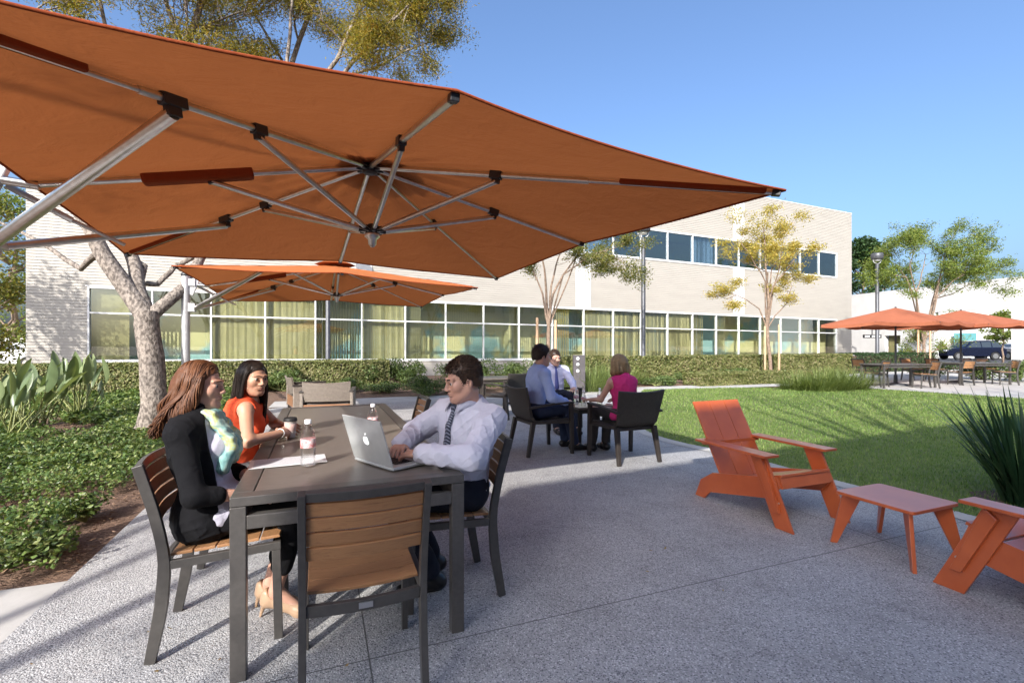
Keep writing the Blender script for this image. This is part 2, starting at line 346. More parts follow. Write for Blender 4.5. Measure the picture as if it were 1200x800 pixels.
# ------------------------------------------------------------------ scatter helpers
def leaves_np(C, size, up=.35, asp=.55, jitter=.35, normal=None):
    """diamond leaves (quads) at points C"""
    n = len(C); C = np.asarray(C, np.float64)
    nrm = RNG.normal(size=(n,3)); nrm[:,2] = np.abs(nrm[:,2])+up
    if normal is not None: nrm = nrm*.55+normal
    nrm /= np.linalg.norm(nrm, axis=1, keepdims=True)
    a = RNG.normal(size=(n,3)); a -= nrm*(a*nrm).sum(1, keepdims=True); a /= np.linalg.norm(a, axis=1, keepdims=True); b = np.cross(nrm, a)
    s = size*(1+jitter*RNG.uniform(-1, 1, (n,1))); 
    V = np.stack([C-a*s*.5, C+b*s*asp*.5-nrm*s*.08, C+a*s*.5, C-b*s*asp*.5-nrm*s*.08], 1).reshape(-1,3)
    return V, np.arange(4*n).reshape(n,4)
def blades_np(base, length, width, lean, curve=.3, seg=1, az=None):
    """pointed blades; base (n,3)"""
    n = len(base); az = RNG.uniform(0, 2*PI, n) if az is None else az
    L_ = length*(RNG.uniform(.65, 1.25, n)); le = lean*RNG.uniform(.2, 1.3, n); d = np.stack([np.cos(az), np.sin(az), np.zeros(n)], 1); sd = np.stack([-np.sin(az), np.cos(az), np.zeros(n)], 1)
    rows = []
    for k in range(seg+1):
        t = k/(seg+1); x = np.sin(le)*L_*t*(1+curve*t*2); z = np.cos(le)*L_*t*(1-curve*t*np.abs(np.sin(le))*1.6)
        c = base+d*x[:,None]+np.array([0,0,1])*z[:,None]; w_ = width*(1-.55*t)
        rows += [c-sd*w_/2, c+sd*w_/2]
    t = 1; x = np.sin(le)*L_*(1+curve*2); z = np.cos(le)*L_*(1-curve*np.abs(np.sin(le))*1.6)
    tip = base+d*x[:,None]+np.array([0,0,1])*z[:,None]
    nv = 2*(seg+1)+1; V = np.stack(rows+[tip], 1).reshape(-1,3); F = []
    o = np.arange(n)*nv
    for k in range(seg):
        F += [np.stack([o+2*k, o+2*k+1, o+2*k+3], 1), np.stack([o+2*k, o+2*k+3, o+2*k+2], 1)]
    F.append(np.stack([o+2*seg, o+2*seg+1, o+2*seg+2], 1)); return V, np.concatenate(F)
# grass on the lawn
def grass():
    Vs, Fs, off = [], [], 0
    for (dens, y0, y1, ln, wd) in ((2600, 2.4, 6.5, .038, .0055), (1200, 6.5, 9.5, .042, .008), (520, 9.5, 16.5, .045, .014)):
        x0, x1 = 1.9, min(18, 1.12*y1); n = int((x1-x0)*(y1-y0)*dens); B = np.stack([RNG.uniform(x0, x1, n), RNG.uniform(y0, y1, n), np.full(n, .010)], 1)
        B = B[in_poly(B, lawn_poly)]; B = B[B[:,0] < B[:,1]*1.12+.3]
        keep = np.ones(len(B), bool)
        V, F = blades_np(B, ln, wd, .5, .2, 1); Vs.append(V); Fs.append(F+off); off += len(V)
    tag(np_mesh('grass', np.concatenate(Vs), np.concatenate(Fs), M['grass']), 'short mown green grass covering the lawn', 'grass', kind='stuff')
grass()
# ------------------------------------------------------------------ main office building
BANG = R(23.6); W0 = Vector((21.75, 32.4, 0))
office = thing('office_building', 'long cream sided two-storey office building with green ribbon windows behind the hedge', 'building', W0, BANG)
SH = .0082
def sz(x, z): return z - SH*x
BAY = 1.8; XL, XR = -41.2, 1.62; SILL, TRAN, LTOP, UBOT, UTOP, ROOF = .453, 2.12, 3.02, 5.85, 7.47, 10.29
NB = 22; NU = 21
def siding(mb, x0, x1, z0, z1, pitch=.102, lap=.017):
    n = max(1, round((z1-z0)/pitch)); p = (z1-z0)/n; vs = []; fs = []
    for i in range(n):
        a, b = z0+i*p, z0+(i+1)*p; k = len(vs)
        vs += [(x0, -lap, sz(x0, a)), (x1, -lap, sz(x1, a)), (x1, 0, sz(x1, b)), (x0, 0, sz(x0, b)), (x1, -lap, sz(x1, b)), (x0, -lap, sz(x0, b))]
        fs += [(k, k+1, k+2, k+3), (k+3, k+2, k+4, k+5)]
    mb.add(vs, fs)
def sbox(mb, x0, x1, y0, y1, z0, z1, mi=0):
    vs = [(x, y, sz(x, z)) for z in (z0, z1) for y in (y0, y1) for x in (x0, x1)]
    mb.add(vs, [(0,2,3,1),(4,5,7,6),(0,1,5,4),(2,6,7,3),(0,4,6,2),(1,3,7,5)], mi)
xl = -NB*BAY; xu = -NU*BAY
mb = MB()
PIL = [-5*BAY, -11*BAY, -17*BAY]; PW = .44
cuts = [XL]+[q for p in sorted(PIL) for q in (p-PW, p+PW)]+[XR]
for i in range(0, len(cuts), 2):
    a, b = cuts[i], cuts[i+1]
    for z0, z1, lim in ((LTOP, UBOT, None), (UTOP, ROOF, None)): siding(mb, a, b, z0, z1)
siding(mb, XL, xl, -.3, LTOP); siding(mb, 0, XR, -.3, LTOP); siding(mb, XL, xu, UBOT, UTOP); siding(mb, 0, XR, UBOT, UTOP); siding(mb, xl, 0, -.3, SILL)
# jamb returns, ends, back, parapet
sbox(mb, XR-.02, XR, .003, 22, -.3, ROOF); sbox(mb, XL, XL+.02, .003, 22, -.3, ROOF); sbox(mb, XL+.02, XR-.02, 21.8, 22, -.3, ROOF)
sbox(mb, XL+.02, XR-.02, .003, .2, UTOP+.02, ROOF); sbox(mb, XL+.02, XR-.02, .003, .2, LTOP+.02, UBOT-.02); sbox(mb, XL+.02, XR-.02, .003, .2, -.3, SILL-.02)
sbox(mb, XL+.02, xl-.02, .003, .2, SILL-.02, LTOP+.02); sbox(mb, .02, XR-.02, .003, .2, SILL-.02, LTOP+.02)
mb.build('wall', M['siding'], office)
mb = MB(); sbox(mb, XL-.01, XR+.01, -.03, .22, ROOF, ROOF+.06); mb.build('parapet_cap', M['panel_white'], office)
for p in PIL:
    for z0, z1 in ((LTOP+.035, UBOT-.035), (UTOP+.035, ROOF)): mb = MB(); sbox(mb, p-PW, p+PW, -.035, .004, z0, z1); mb.build('wall_panel', M['panel_white'], office)
mb = MB(); sbox(mb, XL+.1, XR-.1, .25, 21.7, ROOF-.5, ROOF-.35); mb.build('roof', M['roof'], office)
mb = MB(); sbox(mb, XL+.1, XR-.1, .25, 7.0, -.1, .02, 1); sbox(mb, XL+.1, XR-.1, 1.7, 1.8, .03, LTOP+.5); sbox(mb, XL+.1, XR-.1, .25, 7.0, LTOP+.55, LTOP+.7)
sbox(mb, XL+.1, XR-.1, .25, 5.0, UBOT-.5, UBOT-.35, 1); sbox(mb, XL+.1, XR-.1, 4.0, 4.1, UBOT-.3, UTOP+.5); sbox(mb, XL+.1, XR-.1, .25, 5.0, UTOP+.55, UTOP+.7)
for k in (3, 8, 13, 18): sbox(mb, -k*BAY-.06, -k*BAY+.06, 1.0, 1.66, .03, LTOP+.5)
mb.build('interior', [M['interior'], M['interior_dark']], office)
fw = .055
def window(x0, x1, zb, zt, tran, glass, blind):
    fr = MB()
    sbox(fr, x0, x0+fw, -.035, .09, zb, zt); sbox(fr, x0+fw, x1, -.033, .088, zb, zb+fw); sbox(fr, x0+fw, x1, -.033, .088, zt-fw, zt)
    if tran: sbox(fr, x0+fw, x1, -.033, .088, tran-fw/2, tran+fw/2)
    w_ = fr.build('window', M['frame_white'], office)
    pn = MB()
    for a, b in (((zb+fw, tran-fw/2), (tran+fw/2, zt-fw)) if tran else ((zb+fw, zt-fw),)): sbox(pn, x0+fw, x1, .03, .038, a, b)
    pn.build('pane', glass, w_)
    if blind:
        kind, amt = blind; b = MB(); rr = random.Random(int(-x0*10)+int(zb*7))
        if kind == 'full':
            n = 20; st = (x1-x0-fw)/n
            for i in range(n):
                xa = x0+fw+i*st; an = rr.uniform(-.12, .12); b.add([(xa, .20-an*.1, sz(xa, zb+.03)), (xa+st*.97, .20+an*.1+.02, sz(xa, zb+.03)), (xa+st*.97, .20+an*.1+.02, sz(xa, zt-.05)), (xa, .20-an*.1, sz(xa, zt-.05))], [(0,1,2,3)])
        elif kind == 'open':
            n = 16; st = (x1-x0-fw)/n
            for i in range(n):
                xa = x0+fw+i*st; b.add([(xa, .16, sz(xa, zb+.03)), (xa+st*amt, .24, sz(xa, zb+.03)), (xa+st*amt, .24, sz(xa, zt-.05)), (xa, .16, sz(xa, zt-.05))], [(0,1,2,3)])
        elif kind == 'side':
            n = 8; W_ = (x1-x0-fw)*amt; st = W_/n
            for i in range(n):
                xa = x0+fw+i*st; b.add([(xa, .18, sz(xa, zb+.03)), (xa+st*.97, .23, sz(xa, zb+.03)), (xa+st*.97, .23, sz(xa, zt-.05)), (xa, .18, sz(xa, zt-.05))], [(0,1,2,3)])
        b.build('blind', M['blind_grey'] if zb > 4 else M['blind'], w_, fix=False)
LB = [None, ('side', .5), ('side', .35), ('side', .6), None, ('side', .5), ('side', .55), ('full', 1), ('full', 1), ('full', 1), ('full', 1), ('side', .6), ('open', .3), ('open', .3), ('open', .3), ('side', .4), ('full', 1), ('open', .45), ('full', 1), ('full', 1), None, ('side', .6)]
for k in range(NB): window(-(k+1)*BAY, -k*BAY, SILL, LTOP, TRAN, M['glass'], LB[k])
for k in range(NU): window(-(k+1)*BAY, -k*BAY, UBOT, UTOP, None, M['glass_up'], [None, None, ('full', 1), ('open', .6)][k % 4] if k > 1 else None)
mb = MB()
for z0, z1, a in ((SILL, LTOP, xl), (UBOT, UTOP, xu)):
    sbox(mb, 0, fw, -.035, .09, z0, z1); sbox(mb, a-fw, 0, -.045, .003, z0-.05, z0); sbox(mb, a-fw, fw, -.04, .003, z1, z1+.035)
mb.build('window_trim', M['frame_white'], office)

# ------------------------------------------------------------------ white wing on the right
def wall_run(mb, a, b, z0, z1, t=.3, mi=0):
    a = Vector((a[0], a[1], 0)); b = Vector((b[0], b[1], 0)); d = (b-a).normalized(); n = Vector((-d.y, d.x, 0))
    c = (a+b)/2; mb.box((c.x+n.x*t/2, c.y+n.y*t/2, (z0+z1)/2), ((b-a).length, t, z1-z0), Matrix.Rotation(math.atan2(d.y, d.x), 3, 'Z'), mi)
A_ = Vector((28.3, 40.3, 0)); B_ = Vector((31.0, 28.4, 0)); dW = (B_-A_).normalized(); nW = Vector((-dW.y, dW.x, 0))
if nW.x < 0: nW = -nW
ZT = 5.35
def onw(px):      # point of the wing's wall line seen at column px
    k = (px-600)/FPX; t = (k*A_.y-A_.x)/(dW.x-k*dW.y); return A_+dW*t
wing = thing('office_wing', 'low white rendered building with a wide opening behind the far parasols', 'building', onw(1090))
o_ = Vector(wing.location); mb = MB()
def wl(a, b, z0, z1, t=.35, off=0):
    a = a-o_+nW*off; b = b-o_+nW*off; wall_run(mb, b, a, z0, z1, t)
p998, p1041, p1059, p1100, p1190, p1260 = [onw(q) for q in (985, 1041, 1059.5, 1100, 1190, 1290)]
wl(p998, p1041, -.2, ZT); wl(p1041, p1059, 2.05, ZT); wl(p1059, p1100, -.2, ZT); wl(p1190, p1260, -.2, ZT); wl(p1100, p1190, 3.6, ZT)
mb.build('wall', M['stucco'], wing)
mb = MB(); wl(p998, p1260, ZT, ZT+.1, .36, -.004); mb.build('parapet_cap', M['panel_white'], wing)
mb = MB(); wl(p1041, p1059, 0, 2.05, .06, .12); mb.build('door', noisy('green_brown_door', (.16,.15,.06), (.2,.18,.08), 3, .6), wing)
# rear court wall of the wing with its teal window
mb = MB(); c0 = P(1085, 404, 52); c1 = P(1215, 404, 47); c0.z = c1.z = 0; a_ = c0-o_; b_ = c1-o_
wall_run(mb, b_, a_, -.2, 5.2); mb.build('rear_wall', M['stucco'], wing)
mb = MB(); q0 = P(1113, 404, 50.6)-o_; q1 = P(1139, 404, 49.6)-o_; dd = Vector((-.05, -.5, 0)); wall_run(mb, q1+dd, q0+dd, 1.25, 2.55, .2)
wn = mb.build('window', mat('teal_glass', (.10,.26,.27), .1), wing)
mb = MB(); wall_run(mb, q1+dd*1.15, q0+dd*1.15, 1.98, 2.08, .1); mb.build('frame', M['frame_white'], wn)
# hanging sign
sg = thing('hanging_sign', 'small dark bracket sign hanging in front of the white wing', 'sign', P(1022, 404, 36.0)*1.0); sg.location.z = 0
mb = MB(); mb.box((0, 0, 1.98), (1.35, .08, .26)); mb.build('sign_board', M['black'], sg, .01)
mb = MB()
for k in range(9): 
    if k % 4 != 3: mb.box((-.52+k*.13, -.045, 1.98), (.085, .01, .12))
mb.build('lettering', M['white_plastic'], sg)
mb = MB(); mb.tube([(0,0,2.1), (0,0,3.3)], .035); mb.tube([(0,0,3.3), (.0,2.4,3.3)], .035); mb.build('bracket', M['lamp_metal'], sg)
# banner stand by the wing door
bn = thing('banner_stand', 'white banner with blue figures standing by the wing door', 'banner', P(1055.5, 404, 33.5)); bn.location.z = 0
mb = MB(); mb.box((0,0,.78), (.56,.03,1.25)); mb.build('banner', M['white_plastic'], bn)
mb = MB(); rr = random.Random(4)
for k in range(7): mb.add([(x*.07+rr.uniform(-.15,.15), -.02, .45+k*.11+z*.09) for x, z in ((-1,-1),(1,-.7),(1.2,.8),(-.6,1))], [(0,1,2,3)])
mb.build('figures', mat('banner_blue', (.04,.09,.30), .5), bn)
mb = MB(); mb.box((0,0,.06), (.5,.3,.12)); mb.build('foot', M['black'], bn)

# ------------------------------------------------------------------ taller block behind the viewer whose shade covers the terrace
def shade_block():
    Hb = 8.0; D = Hb/math.tan(SUN_EL); c = Vector((-.02, 4.55, 0))-Vector((-sdir.x, -sdir.y, 0)).normalized()*D; d = Vector((.902, .433, 0)).normalized(); n = Vector((d.y, -d.x, 0))
    t = thing('office_block', 'pale office block standing across the terrace behind the viewer', 'building', c, math.atan2(d.y, d.x))
    mb = MB(); mb.box((24, -7, Hb/2), (48, 14, Hb)); mb.build('wall', M['panel_white'], t)
    for k in range(14):
        for z in (1.5, 5.2):
            mb = MB(); mb.box((2.2+k*3.2, .02, z+.4), (2.4, .06, 1.9)); mb.build('window', M['glass_up'], t)
    return c
BLOCK = shade_block()
# white low wall and car park seen past the left end of the office
t = thing('boundary_wall', 'low white wall beyond the far left end of the office', 'wall', P(12, 404, 30)); t.location.z = 0
mb = MB(); mb.box((-3, 0, .75), (9, .25, 1.9)); mb.build('wall', M['stucco'], t); mb = MB(); mb.box((-3, 0, 1.74), (9.1, .35, .08)); mb.build('coping', M['panel_white'], t)
# ------------------------------------------------------------------ dining table
TW, TL, TH = .96, 2.95, .735
tb_front = (Vector((-1.115, 1.905, 0))+Vector((-.224, 2.262, 0)))/2
table = thing('dining_table', 'long dark bronze dining table with laptop and bottles on it under the big parasol', 'table', tb_front, ALPHA)
mb = MB(); f_ = .075
mb.box((0, f_/2, TH-.019), (TW, f_, .038)); mb.box((0, TL-f_/2, TH-.019), (TW, f_, .038))
for s in (-1, 1): mb.box((s*(TW-f_)/2, TL/2, TH-.019), (f_, TL-2*f_-.002, .038))
mb.build('tabletop_frame', M['table_metal'], table, .003)
mb = MB(); mb.box((0, TL/2, TH-.020), (TW-2*f_-.008, TL-2*f_-.008, .034)); mb.build('tabletop', M['table_panel'], table, .002)
for x in (-1, 1):
    for y in (0, 1):
        mb = MB(); mb.box((x*(TW/2-.029), .029 if y == 0 else TL-.029, (TH-.040)/2), (.058, .058, TH-.040)); mb.build('leg', M['table_metal'], table, .003)
mb = MB()
for y in (.025, TL-.025): mb.box((0, y, TH-.105), (TW-.118, .045, .055))
for x in (-1, 1): mb.box((x*(TW/2-.025), TL/2, TH-.105), (.045, TL-.118, .055))
mb.build('apron_rail', M['table_metal'], table, .003)

# ------------------------------------------------------------------ slatted dining chair (faces +Y)
def make_dining_chair(label, group, loc, rz, slat='slat'):
    t = thing('dining_chair', label, 'chair', loc, rz, group); W_ = .46; hx = W_/2-.014
    prof = [(-.275, 0), (-.235, .22), (-.222, .40), (-.232, .50), (-.262, .64), (-.318, .835)]
    def back_y(z):
        for (y0, z0), (y1, z1) in zip(prof, prof[1:]):
            if z <= z1: return y0+(y1-y0)*(z-z0)/(z1-z0)
        return prof[-1][0]
    for s in (-1, 1):
        mb = MB(); pts = []
        for i in range(15): z = .835*i/14; pts.append((s*hx, back_y(z), z))
        mb.sweep(pts, .026, [.040+.008*math.sin(PI*min(1, i/8)) for i in range(15)]); mb.build('back_post', M['chair_metal'], t, .002)
        mb = MB(); mb.sweep([(s*hx, .215, 0), (s*hx, .205, .405)], .026, .036); mb.build('leg', M['chair_metal'], t, .002)
        mb = MB(); mb.bar((s*hx, -.200, .405), (s*hx, .224, .425), .026, .036); mb.build('side_rail', M['chair_metal'], t, .002)
    def curve(y0, z, sag, n=9): return [(-hx+.014+(W_-.056)*i/(n-1), y0-sag*math.sin(PI*i/(n-1)), z) for i in range(n)]
    mb = MB(); mb.sweep(curve(back_y(.822), .822, .022), .034, .026, side=(0, -.28, .96)); mb.build('top_rail', M['chair_metal'], t, .002)
    mb = MB(); mb.sweep(curve(-.226, .385, .020), .042, .022, side=(0, 0, 1)); mb.build('rear_rail', M['chair_metal'], t, .002); mb = MB(); mb.sweep([(x, .205, .402) for x in (-hx+.014, 0, hx-.014)], .034, .022, side=(0,0,1)); mb.build('front_rail', M['chair_metal'], t, .002)
    mb = MB(); mb.box((0.0, -.259, .387), (.05, .004, .022)); mb.build('badge', M['alu'], t)
    mb = MB()
    for k in range(4):
        z = .600+k*.0570; mb.sweep(curve(back_y(z), z, .022), .0508, .012, side=(0, -.28, .96))
    mb.build('backrest', M[slat], t, .002)
    mb = MB()
    for k in range(5):
        y = -.165+k*.086; mb.sweep([(x, y, .432+.012*((x/hx)**2)+.016*(y+.165)/.35) for x in [(-hx+.016)+(W_-.060)*i/6 for i in range(7)]], .080, .013, side=(0,1,.06))
    mb.build('seat', M[slat], t, .002)
    return t
DCG = 'slatted dining chairs at the long table'
front_c = (Vector((-.735, 1.64, 0))+Vector((-.30, 1.815, 0)))/2 + TT*.31
chair_front = make_dining_chair('empty teak slatted chair at the near end of the long table, back to the viewer', DCG, front_c, ALPHA)
cb = (Vector((-1.51, 2.03, 0))+Vector((-1.70, 2.44, 0)))/2 + WW*.275
CH_BRU = cb; chair_b = dup(chair_front, cb, ALPHA-PI/2, 'slatted chair that the woman in the black cardigan sits on', DCG)
ca = cb+TT*.93+WW*.0; CH_ASI = ca; chair_a = dup(chair_front, ca, ALPHA-PI/2, 'slatted chair that the woman in the orange top sits on', DCG)
cm_ = (Vector((-.06, 2.58, 0))+Vector((-.21, 3.0, 0)))/2 - WW*.275
CH_MAN = cm_; chair_m = dup(chair_front, cm_, ALPHA+PI/2, 'slatted chair under the man typing on the laptop', DCG)
ce = cm_+TT*2.05+WW*.0; dup(chair_front, cb+TT*2.25, ALPHA-PI/2, 'empty slatted chair whose back shows between the heads of the two women', DCG); chair_e = dup(chair_front, ce, ALPHA+PI/2, 'empty slatted chair beyond the man typing on the laptop', DCG)

# ------------------------------------------------------------------ woven armchair (faces +Y)
def make_armchair(label, group, loc, rz):
    t = thing('armchair', label, 'armchair', loc, rz, group)
    mb = MB(); rows = []; nx = 13
    prof = [(.27, .405), (.24, .425), (.10, .415), (-.10, .405), (-.20, .415), (-.255, .47), (-.29, .58), (-.325, .70), (-.355, .80), (-.365, .835)]
    for j, (y, z) in enumerate(prof):
        for i in range(nx):
            u = -1+2*i/(nx-1); back = max(0, (z-.45)/.385); wdt = .27+.035*back
            yy = y-.045*back*(1-u*u)+.02*back; zz = z-(.02*(1-u*u) if back == 0 else 0)-(.02*(1-u*u) if j > 7 else 0)
            rows.append((u*wdt, yy, zz))
    m = len(prof); mb.add(rows, [(j*nx+i, j*nx+i+1, (j+1)*nx+i+1, (j+1)*nx+i) for j in range(m-1) for i in range(nx-1)], 0, True)
    o = mb.build('seat_shell', M['weave'], t); s_ = o.modifiers.new('Solid', 'SOLIDIFY'); s_.thickness = .032; s_.offset = 0
    b_ = o.modifiers.new('Bevel', 'BEVEL'); b_.width = .006; b_.segments = 2; b_.limit_method = 'ANGLE'
    for s in (-1, 1):
        mb = MB(); mb.sweep([(s*.30, .285, 0), (s*.30, .275, .40), (s*.30, .265, .618)], .045, [.036, .046, .050]); mb.build('leg', M['brown_leg'], t, .004)
        mb = MB(); mb.sweep([(s*.30, .30, .632), (s*.302, .05, .628), (s*.295, -.20, .60), (s*.288, -.315, .585)], .055, .026, side=(1,0,0)); mb.build('armrest', M['brown_leg'], t, .006)
        mb = MB(); mb.sweep([(s*.275, -.31, 0), (s*.25, -.23, .41)], [.040, .055], [.040, .055]); mb.build('leg', M['brown_leg'], t, .004)
        mb = MB(); mb.bar((s*.285, .25, .39), (s*.25, -.22, .40), .03, .03); mb.build('side_rail', M['brown_leg'], t, .003)
    mb = MB(); mb.bar((-.24, -.225, .385), (.24, -.225, .385), .03, .03); mb.build('rear_rail', M['brown_leg'], t, .003); mb = MB(); mb.bar((-.27, .24, .385), (.27, .24, .385), .03, .03); mb.build('front_rail', M['brown_leg'], t, .003)
    return t
ACG = 'dark woven armchairs on the terrace'
cB = (Vector((1.13, 5.34, 0))+Vector((1.69, 5.58, 0))+Vector((.93, 5.83, 0))+Vector((1.54, 6.12, 0)))/4
arm_w = make_armchair('dark woven armchair under the woman in the pink top, back to the viewer', ACG, cB, ALPHA)
cA = Vector((.36, 6.12, 0)); arm_1 = dup(arm_w, cA, ALPHA-PI/2+.05, 'dark woven armchair under the man in the plain blue shirt', ACG)
cC = Vector((.72, 7.95, 0)); arm_2 = dup(arm_w, cC, ALPHA+PI+.1, 'dark woven armchair under the man in the blue tie by the grasses', ACG)
# second set of armchairs beyond, around a low brown table
q = Vector((-.98, 10.4, 0)); dup(arm_w, q, ALPHA-PI/2-.2, 'empty woven armchair seen side-on behind the head of the man with the laptop', ACG)
dup(arm_w, Vector((-.13, 9.0, 0)), ALPHA+.5, 'empty woven armchair, back showing just left of the man in the plain blue shirt', ACG)
dup(arm_w, Vector((.52, 11.1, 0)), ALPHA+PI/2+.1, 'empty woven armchair mostly hidden behind the man in the plain blue shirt', ACG)

def low_table(name, label, loc, rz, sx, sy, h, top_mat, leg_mat, cat='side table'):
    t = thing(name, label, cat, loc, rz)
    mb = MB(); mb.box((0,0,h-.015), (sx, sy, .03)); mb.build('tabletop', top_mat, t, .005)
    for x in (-1, 1):
        for y in (-1, 1):
            mb = MB(); mb.sweep([(x*(sx/2-.03), y*(sy/2-.03), 0), (x*(sx/2-.035), y*(sy/2-.035), h-.032)], [.036, .044], [.036, .044]); mb.build('leg', leg_mat, t, .003)
    mb = MB()
    for y in (-1, 1): mb.box((0, y*(sy/2-.04), h-.06), (sx-.12, .025, .05))
    for x in (-1, 1): mb.box((x*(sx/2-.04), 0, h-.06), (.025, sy-.12, .05))
    mb.build('apron', leg_mat, t); return t
SMT = Vector((1.0, 6.55, 0))
low_table('side_table', 'small square brown table with water bottles between the three seated people', SMT, ALPHA, .50, .50, .53, M['table_panel'], M['brown_leg'])
low_table('coffee_table', 'dark square table among the empty woven armchairs', Vector((-.35, 10.2, 0)), ALPHA, .8, .8, .66, M['table_panel'], M['brown_leg'])

# ------------------------------------------------------------------ wicker lounge chairs beyond the long table
def make_lounge(label, group, loc, rz):
    t = thing('lounge_chair', label, 'lounge chair', loc, rz, group)
    mb = MB(); n = 9; vs = []
    for j, (y, z, wv) in enumerate(((-.36, .42, .36), (-.40, .56, .365), (-.44, .74, .37))):
        for i in range(n):
            u = -1+2*i/(n-1); vs.append((u*wv, y-.03*(1-u*u)+.03, z-(.025*(1-u*u) if j == 2 else 0)))
    mb.add(vs, [(j*n+i, j*n+i+1, (j+1)*n+i+1, (j+1)*n+i) for j in range(2) for i in range(n-1)], 0, False)
    o = mb.build('backrest', M['weave_light'], t); s_ = o.modifiers.new('Solid', 'SOLIDIFY'); s_.thickness = .03; s_.offset = 0
    for s in (-1, 1):
        mb = MB(); mb.box((s*.385, -.02, .36), (.05, .74, .42)); mb.build('side_panel', M['weave_light'], t, .012)
        mb = MB(); mb.box((s*.385, -.02, .58), (.075, .76, .03)); mb.build('armrest', M['brown_leg'], t, .008)
        for y in (-.34, .30):
            mb = MB(); mb.box((s*.385, y, .075), (.05, .05, .15)); mb.build('leg', M['brown_leg'], t)
    mb = MB(); mb.box((0, .0, .24), (.715, .70, .10)); mb.build('seat_base', M['slat2'], t, .008)
    mb = MB(); mb.box((0, .02, .345), (.70, .66, .11)); mb.build('seat_cushion', M['brown_leg'], t, .03)
    mb = MB(); mb.box((0, -.372, .27), (.715, .02, .20)); mb.build('back_panel', M['slat2'], t, .003)
    return t
LCG = 'wicker lounge chairs beyond the long table'
lc = make_lounge('grey wicker lounge chair with its low back turned to the long table', LCG, P(386, 404, 8.25)*1.0, ALPHA-.12); lc.location.z = 0
lc2 = dup(lc, Vector((-3.95, 9.5, 0)), ALPHA-PI/2+.2, 'wicker lounge chair side-on behind the other wicker lounge chair', LCG)
mb = MB(); 
# ------------------------------------------------------------------ orange flat-board lounge chair (faces +Y)
def make_adirondack(label, group, loc, rz):
    t = thing('garden_chair', label, 'garden chair', loc, rz, group); O = M['orange']
    sec = lambda s, off=0: ((s, 0, 0), (0, 1, 0), (0, 0, 1), (1, 0, 0))
    for s in (-1, 1):
        mb = MB(); mb.prism([(.50,0),(.345,0),(.10,.535),(.255,.535)], .02, sec(s*.315)); l_ = mb.build('leg', O, t, .003)
        mb = MB(); mb.prism([(.40,.13),(.345,.13),(.185,.48),(.24,.53)], .030, sec(s*.341)); mb.build('rib', O, l_, .003)
        for k_, (y_, z_) in enumerate(((.33,.20),(.26,.30))): mb = MB(); mb.tube([(s*.324, y_+.05, z_), (s*.3285, y_+.05, z_)], .008, 10); mb.build('bolt', M['alu'], l_)
        mb = MB(); mb.prism([(.335,.385),(.365,.31),(.285,.205),(-.36,.075),(-.43,0),(-.545,0),(-.475,.165),(-.33,.26)], .022, sec(s*.290)); mb.build('side_board', O, t, .003)
        mb = MB(); mb.prism([(-.075,-.44),(.065,-.44),(.075,.33),(-.075,.33)], .02, ((s*.335,.0,.548),(s,0,0),(0,1,0),(0,0,1))); mb.build('armrest', O, t, .004)
    mb = MB()
    for k in range(3):
        x = (k-1)*.189; a = Vector((x, -.235, .225)); b = Vector((x, -.60, .875)); mb.bar(a, b, .183, .02, up=(0,1,0))
    mb.build('backrest', O, t, .003)
    mb = MB()
    for k in range(3):
        y = .28-k*.175; z = .385-.05*k*1.02; mb.box((0, y, z-.010), (.555, .168, .02), Matrix.Rotation(R(16), 3, 'X'))
    mb.build('seat', O, t, .003)
    mb = MB(); mb.box((0, .352, .345), (.555, .02, .10), Matrix.Rotation(R(20), 3, 'X')); mb.build('front_board', O, t, .003)
    mb = MB(); mb.bar((-.33, -.405, .52), (.33, -.405, .52), .05, .03); mb.build('back_rail', O, t, .003)
    return t
GCG = 'orange garden chairs by the lawn'
gA = (G(921,538,.55)+G(983,527,.55))/2; gA.z = 0
make1 = make_adirondack('orange three-board garden chair standing whole beside the lawn', GCG, gA+TT*.47+WW*.10, ALPHA+PI); make1.scale = (.94, .94, .94)
gB = G(1122,589,.548); gB.z = 0
dup(make1, gB-TT*.24+WW*.545, ALPHA-.02, 'orange garden chair cut off by the right edge in front of the strap-leaved plant', GCG)
t = thing('side_table', 'low orange table with splayed legs between the two orange garden chairs', 'side table', Vector((2.50, 3.155, 0)), ALPHA)
mb = MB(); hs = .235; c_ = .022; z = .352
out = []
for sx, sy in ((1,1),(-1,1),(-1,-1),(1,-1)):
    pts = [(sx*hs, sy*(hs-c_)), (sx*(hs-c_*.3), sy*(hs-c_*.3)), (sx*(hs-c_), sy*hs)]; out += pts if sx*sy > 0 else pts[::-1]
mb.prism(out, .020, ((0,0,z-.010),(1,0,0),(0,1,0),(0,0,1))); mb.build('tabletop', M['orange'], t, .003)
for sx in (-1, 1):
    for sy in (-1, 1):
        mb = MB(); d = Vector((sx, sy, 0)).normalized(); a = Vector((sx*.165, sy*.165, 0))
        mb.prism([(-.055,.332),(.055,.332),(.125,0),(.085,0)], .022, (a, d, (0,0,1), d.cross(Vector((0,0,1))))); mb.build('leg', M['orange'], t, .003)

